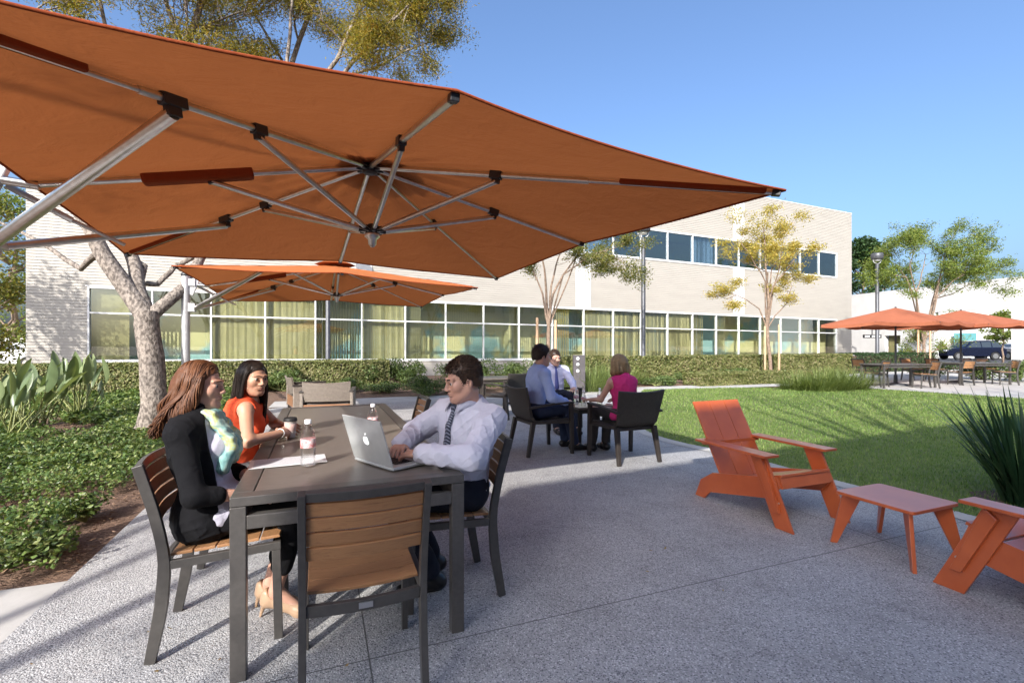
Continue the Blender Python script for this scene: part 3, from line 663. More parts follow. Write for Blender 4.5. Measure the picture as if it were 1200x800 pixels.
# ------------------------------------------------------------------ cantilever parasols
def make_cantilever(label, group, loc, rz, cx=2.28, cz=(2.25, 2.335, 2.78, 2.25), canopy='canopy', fix=None):
    """mast at the root's origin, canopy centre at local (cx,0)"""
    t = thing('cantilever_parasol', label, 'parasol', loc, rz, group); zc, zm, zt, zl = cz; ha, hb = 2.03, 2.075
    C0 = Vector((cx, 0, zt)); LO = Vector((cx+.02, 0, zl))
    E = [Vector((cx+ha, -hb, zc)), Vector((cx+ha, 0, zm)), Vector((cx+ha, hb, zc)), Vector((cx, hb, zm)), Vector((cx-ha, hb, zc)), Vector((cx-ha, 0, zm)), Vector((cx-ha, -hb, zc)), Vector((cx, -hb, zm))]
    if fix: 
        for k, v in fix.items(): E[k] = E[k]+Vector(v)
    mb = MB(); NR, NS = 18, 12; idx = {}; vs = []
    def pt(s, u, r):
        a, b = E[s % 8], E[(s+1) % 8]; w_ = 4*u*(1-u); p = C0+((a*(1-u)+b*u)-C0)*r
        cen = (a+b)/2-C0; cen.z = 0
        p = p-cen.normalized()*(.05*w_*r**3); p.z -= .028*w_*r*(1-.3*r); p.z += .016*math.sin(9*r+s*2.1+u*4)*w_*r*(1.2-r)+.010*math.sin(u*17+s*3)*w_*math.exp(-((r-.25)/.16)**2)
        return p
    for s in range(8):
        for i in range(NS):
            for j in range(NR+1): idx[(s*NS+i, j)] = len(vs); vs.append(pt(s, i/NS, max(j/NR, .012)))
    T_ = 8*NS
    mb.add(vs, [(idx[(k,j)], idx[((k+1) % T_, j)], idx[((k+1) % T_, j+1)], idx[(k,j+1)]) for k in range(T_) for j in range(NR)], 0, True)
    mb.build('canopy', M[canopy], t, fix=True)
    mb = MB(); ring = [vs[idx[(k % T_, NR)]]+Vector((0,0,-.004)) for k in range(T_+1)]; mb.tube(ring, .007, 5, cap=False); mb.build('hem', M['canopy_dark'], t)
    ud = Vector((0,0,-.035))
    for k in range(8):
        a = C0+ud; b = E[k]+ud*.7; corner = k % 2 == 0; J = .37 if corner else .525
        J2 = {4: .53, 6: .545}.get(k)
        mb = MB(); q = a.lerp(b, .60 if corner else .97)
        if k == 2: q = a.lerp(b, .2)
        mb.tube([a, q], .0195 if k != 2 else .013, 10)
        mb.tube([q, a.lerp(b, .985)], .0125, 8, cap=True)
        rb = mb.build('rib', M['alu'], t)
        jb = MB(); j = a.lerp(b, J); d = (b-a).normalized()
        jb.bar(j-d*.045, j+d*.045, .05, .055); jb.bar(j+Vector((0,0,-.03))-d*.028, j+Vector((0,0,-.03))+d*.028, .034, .06)
        jb.build('joint', M['joint'], rb, .004); jb = MB()
        if J2: j2 = a.lerp(b, J2); jb.bar(j2-d*.06, j2+d*.06, .056, .06); jb.bar(j2+Vector((0,0,-.04))-d*.035, j2+Vector((0,0,-.04))+d*.035, .04, .07); jb.build('joint', M['joint'], rb, .004); jb = MB()
        tip = a.lerp(b, .985); jb.bar(tip-d*.03, tip+d*.018, .04, .035); jb.build('end_cap', M['joint'], rb, .004)
        if corner and k != 2:
            pk = MB(); p0, p1 = a.lerp(b, .67), a.lerp(b, .965); pk.sweep([p0+Vector((0,0,.012)), p1+Vector((0,0,.010))], .058, .042, side=d.cross(Vector((0,0,1)))); pk.build('pocket', M['canopy_dark'], rb, .012)
        if k == 5:
            pk = MB(); pk.sweep([a.lerp(b, .40), a.lerp(b, .72)], .095, .085, side=(0,1,0)); pk.build('sleeve', M['canopy_dark'], rb, .02)
        st = MB(); st.tube([LO+d*.05, j+Vector((0,0,-.045))], .019, 10); st.build('strut', M['alu'], t)
    for nm, c, zz in (('hub', C0+Vector((0,0,-.05)), 1), ('lower_hub', LO, -1)):
        mb = MB(); mb.lathe([(.03,-.045),(.055,-.035),(.06,.0),(.055,.03),(.03,.045)], c, 16)
        for k in range(8): an = k*PI/4; d = Vector((math.cos(an), math.sin(an), 0)); mb.bar(c+d*.04, c+d*.105, .036, .042)
        h_ = mb.build(nm, M['joint'], t, .003)
        if zz < 0:
            mb = MB(); mb.lathe([(.055,-.03),(.06,-.055),(.035,-.075),(.03,-.115),(.014,-.135),(.0001,-.138)], c, 16); mb.build('finial', M['alu'], h_)
    # top vent cap
    mb = MB(); mb.lathe([(.0001,.10),(.16,.075),(.36,.012)], C0, 8); mb.build('vent_cap', M[canopy], t)
    # mast, bracket, braces
    mb = MB(); mb.lathe([(.062, .10), (.062, 2.46)], (0,0,0), 24); mb.build('mast', M['silver'], t)
    mb = MB(); mb.lathe([(.16,0),(.16,.015),(.075,.025),(.07,.10)], (0,0,0), 24); mb.build('base', M['silver'], t)
    mb = MB(); mb.lathe([(.064,2.46),(.07,2.47),(.07,2.50),(.05,2.52),(.0001,2.525)], (0,0,0), 20); mb.build('mast_cap', M['joint'], t)
    ar = E[5]+ud; tp = Vector((.10,0,2.33))
    mb = MB(); mb.tube([tp, ar.lerp(C0+ud, .03)], .026, 10); mb.build('arm', M['alu'], t)
    lowb = Vector((.13, 0, 1.94))
    mb = MB(); mb.bar((.055,0,2.16), (.15,0,2.42), .05, .10); mb.box((.09,0,2.36), (.10,.09,.12)); mb.box((.09,0,1.95), (.10,.12,.14)); mb.box((.145,0,1.935), (.05,.16,.045)); mb.build('bracket', M['silver'], t, .008)
    for k in (4, 6):
        a = C0+ud; b = E[k]+ud*.7; j = a.lerp(b, {4:.53, 6:.545}[k])+Vector((0,0,-.06)); s = lowb+Vector((.02, .06 if k == 4 else -.06, 0))
        mb = MB(); mb.tube([s, j],   .034 if k == 6 else .026, 12); mb.build('brace', M['alu'], t)
    mb = MB(); mb.tube([tp+Vector((.06,.05,-.02)), lowb.lerp(tp, .55)+Vector((.32,.17,0))], .02, 10); mb.tube([lowb.lerp(tp, .55)+Vector((.32,.17,0)), lowb+Vector((.55,.30,.10))], .013, 8); mb.build('gas_strut', M['silver'], t)
    return t
CPG = 'orange cantilever parasols'
TIPFIX = {6: (0,0,.09), 7: (0,0,.035), 0: (0,0,.0)}
ang1 = R(25.74); uc = Vector((-1.125, 3.82, 0)); u_ = Vector((math.cos(ang1), math.sin(ang1), 0))
par1 = make_cantilever('very large orange cantilever parasol over the long table, seen from below', CPG, uc-u_*2.30, ang1, 2.30, fix=TIPFIX)
ang2 = R(22.6); uc2 = Vector((-3.21, 8.78, 0)); u2 = Vector((math.cos(ang2), math.sin(ang2), 0))
par2 = dup(par1, uc2-u2*2.30, ang2, 'smaller-looking orange cantilever parasol farther off, with its silver mast by the tree', CPG)

# ------------------------------------------------------------------ centre-pole parasols, tables and chairs on the far terrace
def make_market(label, group, loc, rz, half=2.0):
    t = thing('market_parasol', label, 'parasol', loc, rz, group); zt, zc = 2.57, 2.02
    E = [Vector((half*math.cos(a)*1.414 if k % 2 == 0 else half*math.cos(a), half*math.sin(a)*1.414 if k % 2 == 0 else half*math.sin(a), zc if k % 2 == 0 else zc+.05)) for k, a in [(k, PI/4+k*PI/4) for k in range(8)]]
    mb = MB(); C0 = Vector((0,0,zt)); vs = []; NR, NS = 8, 4; T_ = 32
    for s in range(8):
        for i in range(NS):
            u = i/NS; e = E[s].lerp(E[(s+1) % 8], u)
            for j in range(NR+1):
                r = max(j/NR, .01); p = C0.lerp(e, r); p.z -= .05*4*u*(1-u)*r; vs.append(p)
    mb.add(vs, [(k*(NR+1)+j, ((k+1) % T_)*(NR+1)+j, ((k+1) % T_)*(NR+1)+j+1, k*(NR+1)+j+1) for k in range(T_) for j in range(NR)], 0, True)
    v2 = [vs[k*(NR+1)+NR] for k in range(T_)]; mb.add(v2+[v+Vector((0,0,-.10)) for v in v2], [(k, (k+1) % T_, T_+(k+1) % T_, T_+k) for k in range(T_)])
    mb.build('canopy', M['canopy_far'], t)
    mb = MB(); mb.tube([(0,0,.05), (0,0,2.6)], .03, 10); mb.build('pole', M['lamp_metal'], t)
    mb = MB(); mb.lathe([(.34,0),(.34,.05),(.06,.09),(.05,.35)], (0,0,0), 20); mb.build('base', M['lamp_metal'], t)
    for k in range(8): mb = MB(); mb.tube([C0+Vector((0,0,-.06)), E[k]+Vector((0,0,-.03))], .014, 6); mb.build('rib', M['lamp_metal'], t)
    return t
MPG = 'terracotta parasols on the far terrace'
mp = make_market('terracotta parasol nearer the lamp post on the far terrace, overlapping the other', MPG, P(1049.5, 404, 16.0)*1.0, ALPHA+.2, 1.58); mp.location.z = 0
mp2 = dup(mp, P(1126, 404, 17.2), ALPHA-.05, 'terracotta parasol nearer the right edge on the far terrace, in front of the car', MPG); mp2.location.z = 0
def terrace_table(label, group, loc, rz):
    t = thing('terrace_table', label, 'table', loc, rz, group)
    mb = MB(); mb.box((0,0,.725), (1.9,.9,.035)); mb.build('tabletop', M['table_metal'], t, .004)
    for x in (-1,1):
        for y in (-1,1): mb = MB(); mb.box((x*.9, y*.40, .353), (.05,.05,.706)); mb.build('leg', M['table_metal'], t)
    mb = MB(); mb.box((0,.40,.66), (1.75,.03,.05)); mb.box((0,-.40,.66), (1.75,.03,.05)); mb.build('apron_rail', M['table_metal'], t); return t
TTG = 'dark dining tables on the far terrace'
tA = P(1052, 404, 15.3); tA.z = 0; tB = P(1140, 404, 16.4); tB.z = 0
ta_ = terrace_table('dark dining table below the terracotta parasol nearer the lamp post', TTG, tA, R(8)); dup(ta_, tB, R(5), 'dark dining table below the terracotta parasol in front of the car', TTG)
FCG = 'slatted chairs on the far terrace'
def fc(px, py, rz, lab):
    g = G(px, py); dup(chair_front, g, rz, lab, FCG)
for px, py, rz, lab in ((1026, 453, R(25), 'far-terrace slatted chair at the end nearest the lamp post, back turned'), (1012, 447, R(-70), 'far-terrace slatted chair half hidden at the outer corner by the grasses'),
        (1084, 455, R(78), 'far-terrace slatted chair seen side-on between the two tables'), (1070, 446, R(190), 'far-terrace slatted chair facing the viewer behind the first table'), (1098, 446.5, R(168), 'far-terrace slatted chair facing the viewer between the parasol poles'),
        (1125, 451, R(8), 'far-terrace slatted chair with its back squarely to the viewer'), (1141, 445, R(186), 'far-terrace slatted chair facing the viewer behind the second table'), (1158, 445.5, R(170), 'far-terrace slatted chair facing the viewer near the parked cars'), (1177, 451, R(70), 'far-terrace slatted chair at the outer right end, side-on')):
    fc(px, py, rz, lab)

# ------------------------------------------------------------------ lamp posts, sign post
def make_lamp(label, group, loc, h=5.45):
    t = thing('street_lamp', label, 'street lamp', loc, 0, group)
    mb = MB(); mb.lathe([(.125,.0),(.125,.03),(.085,.06),(.082,h)], (0,0,0), 20); mb.build('pole', M['lamp_metal'], t)
    mb = MB()
    for s in (-1, 1): mb.tube([(0,0,h-.02), (s*.14,0,h+.03), (s*.20,0,h+.12), (s*.20,0,h+.34)], .022, 8)
    mb.build('yoke', M['silver'], t)
    mb = MB(); mb.lathe([(.0001,h+.20),(.23,h+.20),(.265,h+.23),(.27,h+.46),(.24,h+.51),(.0001,h+.53)], (0,0,0), 28); mb.build('lamp_head', M['lamp_metal'], t)
    mb = MB(); mb.lathe([(.0001,h+.10),(.14,h+.12),(.16,h+.195)], (0,0,0), 20); mb.build('lens', mat('lamp_lens', (.7,.7,.68), .25), t)
    return t
LPG = 'dark post-top lamps'
l1 = make_lamp('tall dark lamp post by the middle hedge, its head behind the big parasol', LPG, Vector((5.03, 18.5, 0)))
l2 = dup(l1, Vector((18.45, 24.4, 0)), 0, 'dark lamp post with a drum head beside the terracotta parasols', LPG)
l3 = dup(l1, Vector((-6.9, 18.1, 0)), 0, 'dark lamp post rising behind the farther cantilever parasol', LPG)
t = thing('sign_post', 'short grey bollard sign with pale round symbols standing in the grasses', 'sign', P(678.5, 404, 13.4), R(8)); t.location.z = 0
mb = MB(); mb.box((0,0,.53), (.33,.12,1.06)); mb.build('post', noisy('mauve_grey_post', (.075,.068,.071), (.10,.09,.095), 9, .6), t, .01)
mb = MB()
for k, (x, z) in enumerate(((-.05,.96), (-.05,.80), (-.05,.62))):
    mb.lathe([(.0001,0),(.046,0),(.046,.008),(.0001,.008)], (0,0,0), 14)
    for i in range(len(mb.v)-56, len(mb.v)): vx, vy, vz = mb.v[i]; mb.v[i] = (x+vx, -.061-vz, z+vy)
    mb.box((x+.02, -.073, z), (.05, .006, .014)); 
mb.build('symbol', M['white_plastic'], t)

# ------------------------------------------------------------------ cars
def make_car(label, group, loc, rz, paint, suv=True):
    t = thing('parked_car', label, 'car', loc, rz, group); W_ = 1.85
    body = [(-2.3,.35),(-2.32,.75),(-2.2,.98),(-.95 if suv else -1.1,1.06),(2.05,1.06),(2.3,.98),(2.34,.6),(2.28,.35),(1.85,.30),(1.80,.52),(1.62,.68),(1.38,.70),(1.16,.60),(1.06,.30),(-1.0,.30),(-1.08,.56),(-1.28,.69),(-1.54,.69),(-1.74,.56),(-1.82,.30)]
    mb = MB(); mb.prism(body, W_, ((0,0,0),(1,0,0),(0,0,1),(0,1,0))); mb.build('body', paint, t, .05)
    cab = [(-1.0,1.04),(-.25,1.62),(.2,1.70),(1.75,1.70),(2.15,1.04)] if suv else [(-1.1,1.04),(-.3,1.42),(.2,1.46),(.9,1.44),(1.75,1.04)]
    n = len(cab); vs = [(x, s*(W_/2-.02-(.20 if z > 1.1 else 0)), z) for s in (-1, 1) for x, z in cab]
    mb = MB(); mb.add(vs, [tuple(range(n)), tuple(range(2*n-1, n-1, -1))]+[(i, (i+1) % n, n+(i+1) % n, n+i) for i in range(n)]); mb.build('cabin', paint, t, .03)
    g = mat('car_glass', (.03,.04,.05), .05); zt = cab[2][1]-.12
    for s in (-1, 1):
        for x0, x1, x2, x3 in (((-.75,.35,.35,-.1), (.43,1.15,1.15,.43), (1.23,1.98,1.72,1.23)) if suv else ((-.8,.2,.2,-.25), (.28,1.4,.85,.28))):
            def q(x, z): f = (z-1.04)/.66; return (x, s*(W_/2-.02-.20*min(1, f*1.0)+.012), z)
            mb = MB(); mb.add([q(x0,1.10), q(x1,1.10), q(x2,zt), q(x3,zt)], [(0,1,2,3)]); mb.build('window', g, t)
    for nm, (xa, za), (xb, zb), dx in (('windscreen', cab[0], cab[1], -.012), ('rear_window', cab[-1], cab[-2], .012)):
        w0 = W_/2-.12; w1 = W_/2-.28; mb = MB(); f0, f1 = .15, .9; pa = (xa+(xb-xa)*f0+dx, za+(zb-za)*f0+.01); pb = (xa+(xb-xa)*f1+dx, za+(zb-za)*f1+.01)
        mb.add([(pa[0],-w0,pa[1]),(pa[0],w0,pa[1]),(pb[0],w1,pb[1]),(pb[0],-w1,pb[1])], [(0,1,2,3)]); mb.build(nm, g, t)
    for x in (-1.41, 1.44):
        for s in (-1, 1):
            mb = MB(); mb.tube([(x, s*(W_/2-.20), .34), (x, s*(W_/2+.01), .34)], .34, 20); wh = mb.build('wheel', M['rubber'], t)
            mb = MB(); mb.tube([(x, s*(W_/2-.02), .34), (x, s*(W_/2+.018), .34)], .21, 12); mb.build('rim', M['alu'], wh)
    for s in (-1, 1):
        mb = MB(); mb.box((-2.26, s*.66, .80), (.12,.36,.14)); mb.build('headlight', M['white_plastic'], t, .02)
        mb = MB(); mb.box((2.28, s*.74, .86), (.08,.22,.24)); mb.build('tail_light', mat('tail_red', (.4,.02,.02), .3), t, .02)
    return t
CG = 'cars parked beyond the white wing'
v1 = make_car('dark blue estate car parked beyond the opening of the white wing', CG, P(1135, 404, 43), R(-8), mat('navy_paint', (.006,.010,.028), .2, .3)); v1.location.z = 0.03
v2 = make_car('silver car at the right side of the opening of the white wing', CG, P(1180, 404, 44), R(80), mat('silver_paint', (.45,.45,.46), .25, .6), False); v2.location.z = 0.03
v3 = make_car('white car parked beyond the low wall at the far left', 'cars parked at the far left', P(14, 404, 27), R(8), mat('white_paint', (.7,.7,.7), .2), False); v3.location.z = .0
# ------------------------------------------------------------------ trees
def branch_path(a, b, n=5, wob=.08, rr=random):
    a = Vector(a); b = Vector(b); Lg = (b-a).length; out = [a]
    for i in range(1, n): out.append(a.lerp(b, i/n)+Vector((rr.gauss(0,1), rr.gauss(0,1), rr.gauss(0,1)))*Lg*wob*.5*math.sin(PI*i/n))
    return out+[b]
def tree(name, label, cat, base, stems, leafm, barkm, nleaf, leaf, spread, seed, group=None, twig=4, gap=.0, up=.35, sub=2, asp=.5, twl=1.0, ntw=None, fuzz=1.0, bare=(), t0=.5):
    """stems: list of (points, r0, r1). twigs sprout along the outer part of every stem; leaves hang in sprays along twigs"""
    rr = random.Random(seed); base = Vector(base); t = thing(name, label, cat, base, 0, group)
    tr = MB(); ends = []
    for pts, r0, r1 in stems:
        pts = [Vector(p)-base for p in pts]; n = len(pts)
        # densify
        fine = []
        for a, b in zip(pts, pts[1:]): fine += [a.lerp(b, k/3)+Vector((rr.gauss(0,1), rr.gauss(0,1), rr.gauss(0,.5)))*(b-a).length*.015*(k > 0) for k in range(3)]
        fine.append(pts[-1]); m = len(fine)
        tr.tube(fine, [r0+(r1-r0)*(i/(m-1)) for i in range(m)], 10 if r0 > .1 else 7)
        ends.append((fine, r1))
    clumps = []
    def grow(p, d, ln, r, depth):
        q = p+d*ln; mid = p.lerp(q, .5)+Vector((rr.gauss(0,1), rr.gauss(0,1), rr.gauss(0,1)))*ln*.06
        tr.tube([p, mid, q], [r, r*.75, r*.5], 5, cap=False)
        if depth <= 0: clumps.append((p.lerp(q, .35), q)); return
        for k in range(rr.choice((2, 3, 3))):
            nd = (d+Vector((rr.gauss(0,.55), rr.gauss(0,.55), rr.gauss(.10,.40)))).normalized(); grow(p.lerp(q, rr.uniform(.55, 1)), nd, ln*rr.uniform(.6, .85), r*.55, depth-1)
        clumps.append((p.lerp(q, .6), q))
    for si, (fine, r1) in enumerate(ends):
        m = len(fine)
        if r1 > spread*.09 or si in bare: continue
        for k in range(ntw or twig):
            i = m-1 if k == 0 else rr.randrange(int(m*t0), m); p = fine[i]; d0 = (fine[i]-fine[max(0, i-2)]).normalized()
            d = (d0*(1.0 if k == 0 else .45)+Vector((rr.gauss(0,.6), rr.gauss(0,.6), rr.gauss(.15,.45)))).normalized()
            grow(p, d, spread*rr.uniform(.6, 1.1)*twl, max(.008, r1*.6), sub)
    tr.build('trunk', barkm, t)
    C = []; per = max(4, nleaf//max(1, len(clumps)))
    for a, b in clumps:
        if rr.random() < gap: continue
        a = np.array(a); b = np.array(b); dl = np.linalg.norm(b-a); k = int(per*rr.uniform(.4, 1.7)); u = RNG.uniform(0, 1.15, (k,1))
        C.append(a+(b-a)*u+RNG.normal(0, 1, (k,3))*np.array([.16, .16, .10])*spread*.8*fuzz)
    C = np.concatenate(C); V, F = leaves_np(C, leaf, up, asp); np_mesh('crown', V, F, leafm, parent=t); return t
def PT(*a): return [P(x, y, d) for x, y, d in a]
# big tree on the left (limbs placed at their real distance)
b0 = Vector((-5.62, 7.5, 0)); fk = P(172, 366, 7.5)
st = [([b0, P(181, 470, 7.5), P(178, 420, 7.5), P(172, 380, 7.5), fk], .185, .165),
      ([b0+Vector((0,0,-.05)), b0+Vector((.0,0,.12))], .26, .186),
      ([fk-Vector((0,0,.10)), P(146, 335, 7.5), P(120, 297, 7.45), P(98, 255, 7.4), P(72, 215, 7.2), P(40, 150, 7.0), P(10, 60, 6.8), P(-20, -60, 6.7)], .145, .045),
      ([fk-Vector((0,0,.08)), P(160, 325, 7.7), P(152, 295, 7.9), P(150, 240, 8.1), P(175, 150, 8.3), P(215, 60, 8.4), P(250, -40, 8.4), P(270,-150,8.4)], .115, .035),
      ([fk-Vector((0,0,.12)), P(198, 352, 7.7), P(222, 332, 8.0), P(236, 300, 8.4), P(262, 240, 9.0), P(310, 140, 9.4), P(350, 50, 9.6), P(395, -60, 9.7)], .105, .035),
      ([P(98, 255, 7.4), P(60, 225, 8.0), P(20, 195, 8.5), P(-60, 150, 8.8)], .07, .025),
      ([P(118, 294, 7.5), P(95, 315, 8.1), P(40, 280, 8.6), P(-20, 250, 9)], .055, .02),
      ([P(150, 300, 7.9), P(170, 312, 7.9), P(166, 332, 7.9), P(185, 333, 8.0), P(205, 312, 8.2), P(230, 300, 8.4)], .045, .04),
      ([P(262, 240, 9.0), P(330, 150, 8.6), P(395, 70, 8.3), P(420, 10, 8.2)], .06, .022),
      ([P(310, 140, 9.4), P(400, 90, 9.6), P(445, 40, 9.8), P(480, 5, 9.8)], .05, .02),
      ([P(175, 150, 8.3), P(130, 60, 8.0), P(110, -30, 7.8)], .05, .02), ([P(215, 60, 8.4), P(190, -10, 8.3), P(185, -80, 8.3)], .045, .02),
      ([P(330, 150, 8.6), P(340, 40, 8.5), P(345, -30, 8.5)], .04, .018), ([P(150, 240, 8.1), P(128, 120, 8.7), P(100, 40, 9.0), P(84, -5, 9.1)], .04, .018), ([P(175, 150, 8.3), P(205, 80, 8.9), P(245, 28, 9.1), P(290, 12, 9.2)], .035, .016), ([P(310, 140, 9.4), P(330, 70, 9.9), P(300, 20, 10.1), P(280, -20, 10.2)], .035, .016), ([P(400, 90, 9.6), P(440, 80, 9.9), P(470, 62, 10.1), P(500, 50, 10.2)], .03, .014)]
tree('deciduous_tree', 'large forked tree with mottled trunk and yellowing feathery leaves at the left', 'tree', b0, st, M['leaf_big'], M['bark'], 215000, .068, .85, 5, twig=9, sub=2, gap=.12, asp=.22, fuzz=1.35, bare=(6,7), t0=.62)
# young tree in front of the office
def young(px, Y, tip, lab, leafm, nleaf, seed, stakes, leaf=.09, spread=.7, name='young_tree', rad=.075, lean=0.0, limbs=None, group=None, gap=.1, asp=.4, twig=5):
    b = P(px+lean, 404, Y); b.z = 0; fkz = limbs[0]; f = P(px, 404, Y); f.z = fkz
    st = [([b, b.lerp(f, .5), f], rad, rad*.8)]
    for pts, r in limbs[1]: st.append(([f-Vector((0,0,.08))]+[P(x, y, Y+d) for x, y, d in pts], r, max(.012, r*.3)))
    t = tree(name, lab, 'tree', b, st, leafm, M['bark_thin'], nleaf, leaf, spread, seed, group, twig=twig, gap=gap, asp=asp, fuzz=1.45, t0=.55)
    for k, (sx, ytop) in enumerate(stakes):
        p = P(sx, ytop, Y-.15); s = thing('tree_stake', lab_stake[k] % lab_short[lab], 'stake', (p.x, p.y, 0), 0, 'tree stakes'); mb = MB(); mb.lathe([(.042,0),(.045,p.z-.02),(.03,p.z)], (0,0,0), 10); mb.build('stake_pole', M['stake'], s)
    return t
lab_stake = ['left-hand wooden stake beside the trunk of the %s', 'right-hand wooden stake beside the trunk of the %s']
L1, L2, L3 = 'slender staked young tree standing behind the three seated people', 'small staked tree with golden yellow leaves in front of the office', 'feathery green staked tree behind the terracotta parasols'
lab_short = {L1: 'young tree behind the three seated people', L2: 'golden yellow tree', L3: 'feathery green tree by the terracotta parasols'}
young(643, 15.2, None, L1, M['leaf_mix'], 20000, 21, [(629.5, 372), (651, 375)], .075, .62, limbs=(1.95, [
    ([(636,345,0),(628,325,.2),(618,300,.3)], .04), ([(640,340,0),(638,315,-.3),(634,285,-.5),(640,240,-.6)], .045), ([(648,345,0),(660,322,.2),(676,300,.4),(690,270,.5)], .045), ([(646,335,.2),(655,300,.6),(668,260,.8)], .04), ([(660,322,.2),(690,300,0),(722,290,-.2)], .03), ([(676,300,.4),(706,296,.5),(728,306,.6)], .025)]), gap=.15)
young(899, 19.4, None, L2, M['leaf_yellow'], 24000, 33, [(896.5, 382), (913, 380)], .085, .62, lean=5, limbs=(2.05, [
    ([(900,340,0),(897,300,0),(895,265,0)], .055), ([(905,345,.2),(912,320,.3),(918,280,.4)], .045), ([(890,362,0),(876,352,0),(864,346,.1),(852,350,.1)], .03), ([(897,330,-.3),(880,300,-.5),(868,285,-.6)], .035), ([(906,335,-.3),(925,312,-.5),(934,300,-.5)], .035), ([(908,370,.2),(922,355,.3),(928,335,.4)], .03), ([(900,320,.5),(885,312,.9),(872,308,1.1)], .03), ([(904,315,.4),(915,300,.9),(928,318,1.1)], .03)]), gap=.2, asp=.36)
young(1083, 25.5, None, L3, M['leaf_green'], 42000, 45, [(1076, 378), (1090, 378)], .12, .85, rad=.085, limbs=(1.6, [
    ([(1080,380,0),(1074,350,0),(1062,325,0),(1050,310,.3)], .07), ([(1086,380,0),(1095,350,0),(1103,318,0),(1108,292,.3)], .07), ([(1095,350,.2),(1115,345,.5),(1138,332,.8)], .05), ([(1074,350,.2),(1080,320,.8),(1085,298,1)], .05), ([(1103,318,0),(1125,312,-.5),(1148,318,-.8)], .04), ([(1062,325,0),(1045,322,-.5),(1036,326,-.6)], .04), ([(1100,330,.5),(1118,305,1.2),(1135,296,1.4)], .04), ([(1074,345,-.4),(1066,310,-.9),(1072,290,-1)], .04), ([(1098,348,-.4),(1118,328,-.9),(1130,322,-1)], .04)]), gap=.12, asp=.32, twig=7)
def bushy(name, lab, base, h, r, leafm, n, leaf, seed, trunk=.12, group=None, cat='tree', zmin=.25):
    rr = random.Random(seed); base = Vector(base); t = thing(name, lab, cat, base, 0, group); mb = MB(); C = []
    top = Vector((rr.gauss(0,.1)*r, rr.gauss(0,.1)*r, h*.9)); mb.tube(branch_path((0,0,-.05), top, 6, .05, rr), [trunk*(1-.13*i) for i in range(7)], 8)
    nc = 34
    for k in range(nc):
        z = h*(zmin+(1-zmin)*rr.random()); zz = (z/h-zmin)/(1-zmin); rad = r*math.sqrt(max(.08, math.sin(PI*min(.97, .12+.86*zz))))*rr.uniform(.25, .95); a = rr.uniform(0, 2*PI); c = Vector((rad*math.cos(a), rad*math.sin(a), z))
        mb.tube(branch_path((0,0,max(.1, z-rad*.6)), c, 4, .1, rr), [.045*trunk/.12, .035*trunk/.12, .025*trunk/.12, .016*trunk/.12, .01*trunk/.12], 5, cap=False)
        m = int(n/nc*rr.uniform(.5, 1.5)); q = RNG.normal(0, 1, (m,3)); q /= np.linalg.norm(q, axis=1, keepdims=True); q *= (RNG.uniform(.15, 1, (m,1))**.5)*r*rr.uniform(.22, .40)*np.array([1,1,.75]); C.append(np.array(c)+q)
    mb.build('trunk', M['bark_thin'], t); V, F = leaves_np(np.concatenate(C), leaf, .4, .55); np_mesh('crown', V, F, leafm, parent=t); return t
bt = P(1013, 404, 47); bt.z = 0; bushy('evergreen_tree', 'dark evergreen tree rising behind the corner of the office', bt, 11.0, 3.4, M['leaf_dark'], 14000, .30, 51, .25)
bt = P(1175, 404, 34); bt.z = 0; bushy('young_tree', 'small round green tree in front of the opening of the white wing', bt, 3.6, 1.1, M['leaf_green'], 3500, .15, 52, .07, zmin=.45)
for k, (px, Y, h, r, lab) in enumerate(((10, 27, 9.5, 3.6, 'leafy green tree at the far left past the end of the office'), (-40, 20, 8.0, 3.0, 'leafy green tree half cut off by the left edge, nearer than its neighbour'))):
    bt = P(px, 404, Y); bt.z = 0; bushy('leafy_tree', lab, bt, h, r, M['leaf_green'] if k == 0 else M['leaf_mix'], 9000, .17, 60+k, .2, zmin=.12)
bushy('leafy_tree', 'leafy tree off the left edge that shades the end wall of the office', (-17.6, 9.6, 0), 7.6, 2.4, M['leaf_mix'], 5000, .16, 66, .16, zmin=.25)
# trees behind the viewer whose branches dapple the terrace
def bare(label, base, h, seed, leaf_n, spread=.9):
    rr = random.Random(seed); base = Vector(base); st = [([base, base+Vector((.1,.1,h*.35))], .16, .13)]; f = base+Vector((.1,.1,h*.33))
    for k in range(7):
        a = k*2*PI/7+rr.uniform(-.3,.3); e = rr.uniform(.8,1.2); q = f+Vector((math.cos(a)*1.9*e, math.sin(a)*1.9*e, h*rr.uniform(.35,.62))); mid = f.lerp(q, .5)+Vector((0,0,.25)); st.append(([f, mid, q], .085, .022))
    tree('deciduous_tree', label, 'tree', base, st, M['leaf_big'], M['bark'], leaf_n, .07, spread, seed, twig=4, asp=.4, gap=.25)
bare('half-bare tree standing behind the viewer on the left', (-5.0, -5.6, 0), 7.5, 71, 3600)
bare('half-bare tree standing well behind the viewer at far left', (-9.6, -2.2, 0), 7.0, 72, 3500)

bare('tall half-bare tree standing behind the viewer by the pale office block', (1.6, -3.6, 0), 13.0, 73, 2600, 1.3)
bare('tall half-bare tree behind the viewer on the far right', (8.2, -.9, 0), 12.5, 74, 2600, 1.3)

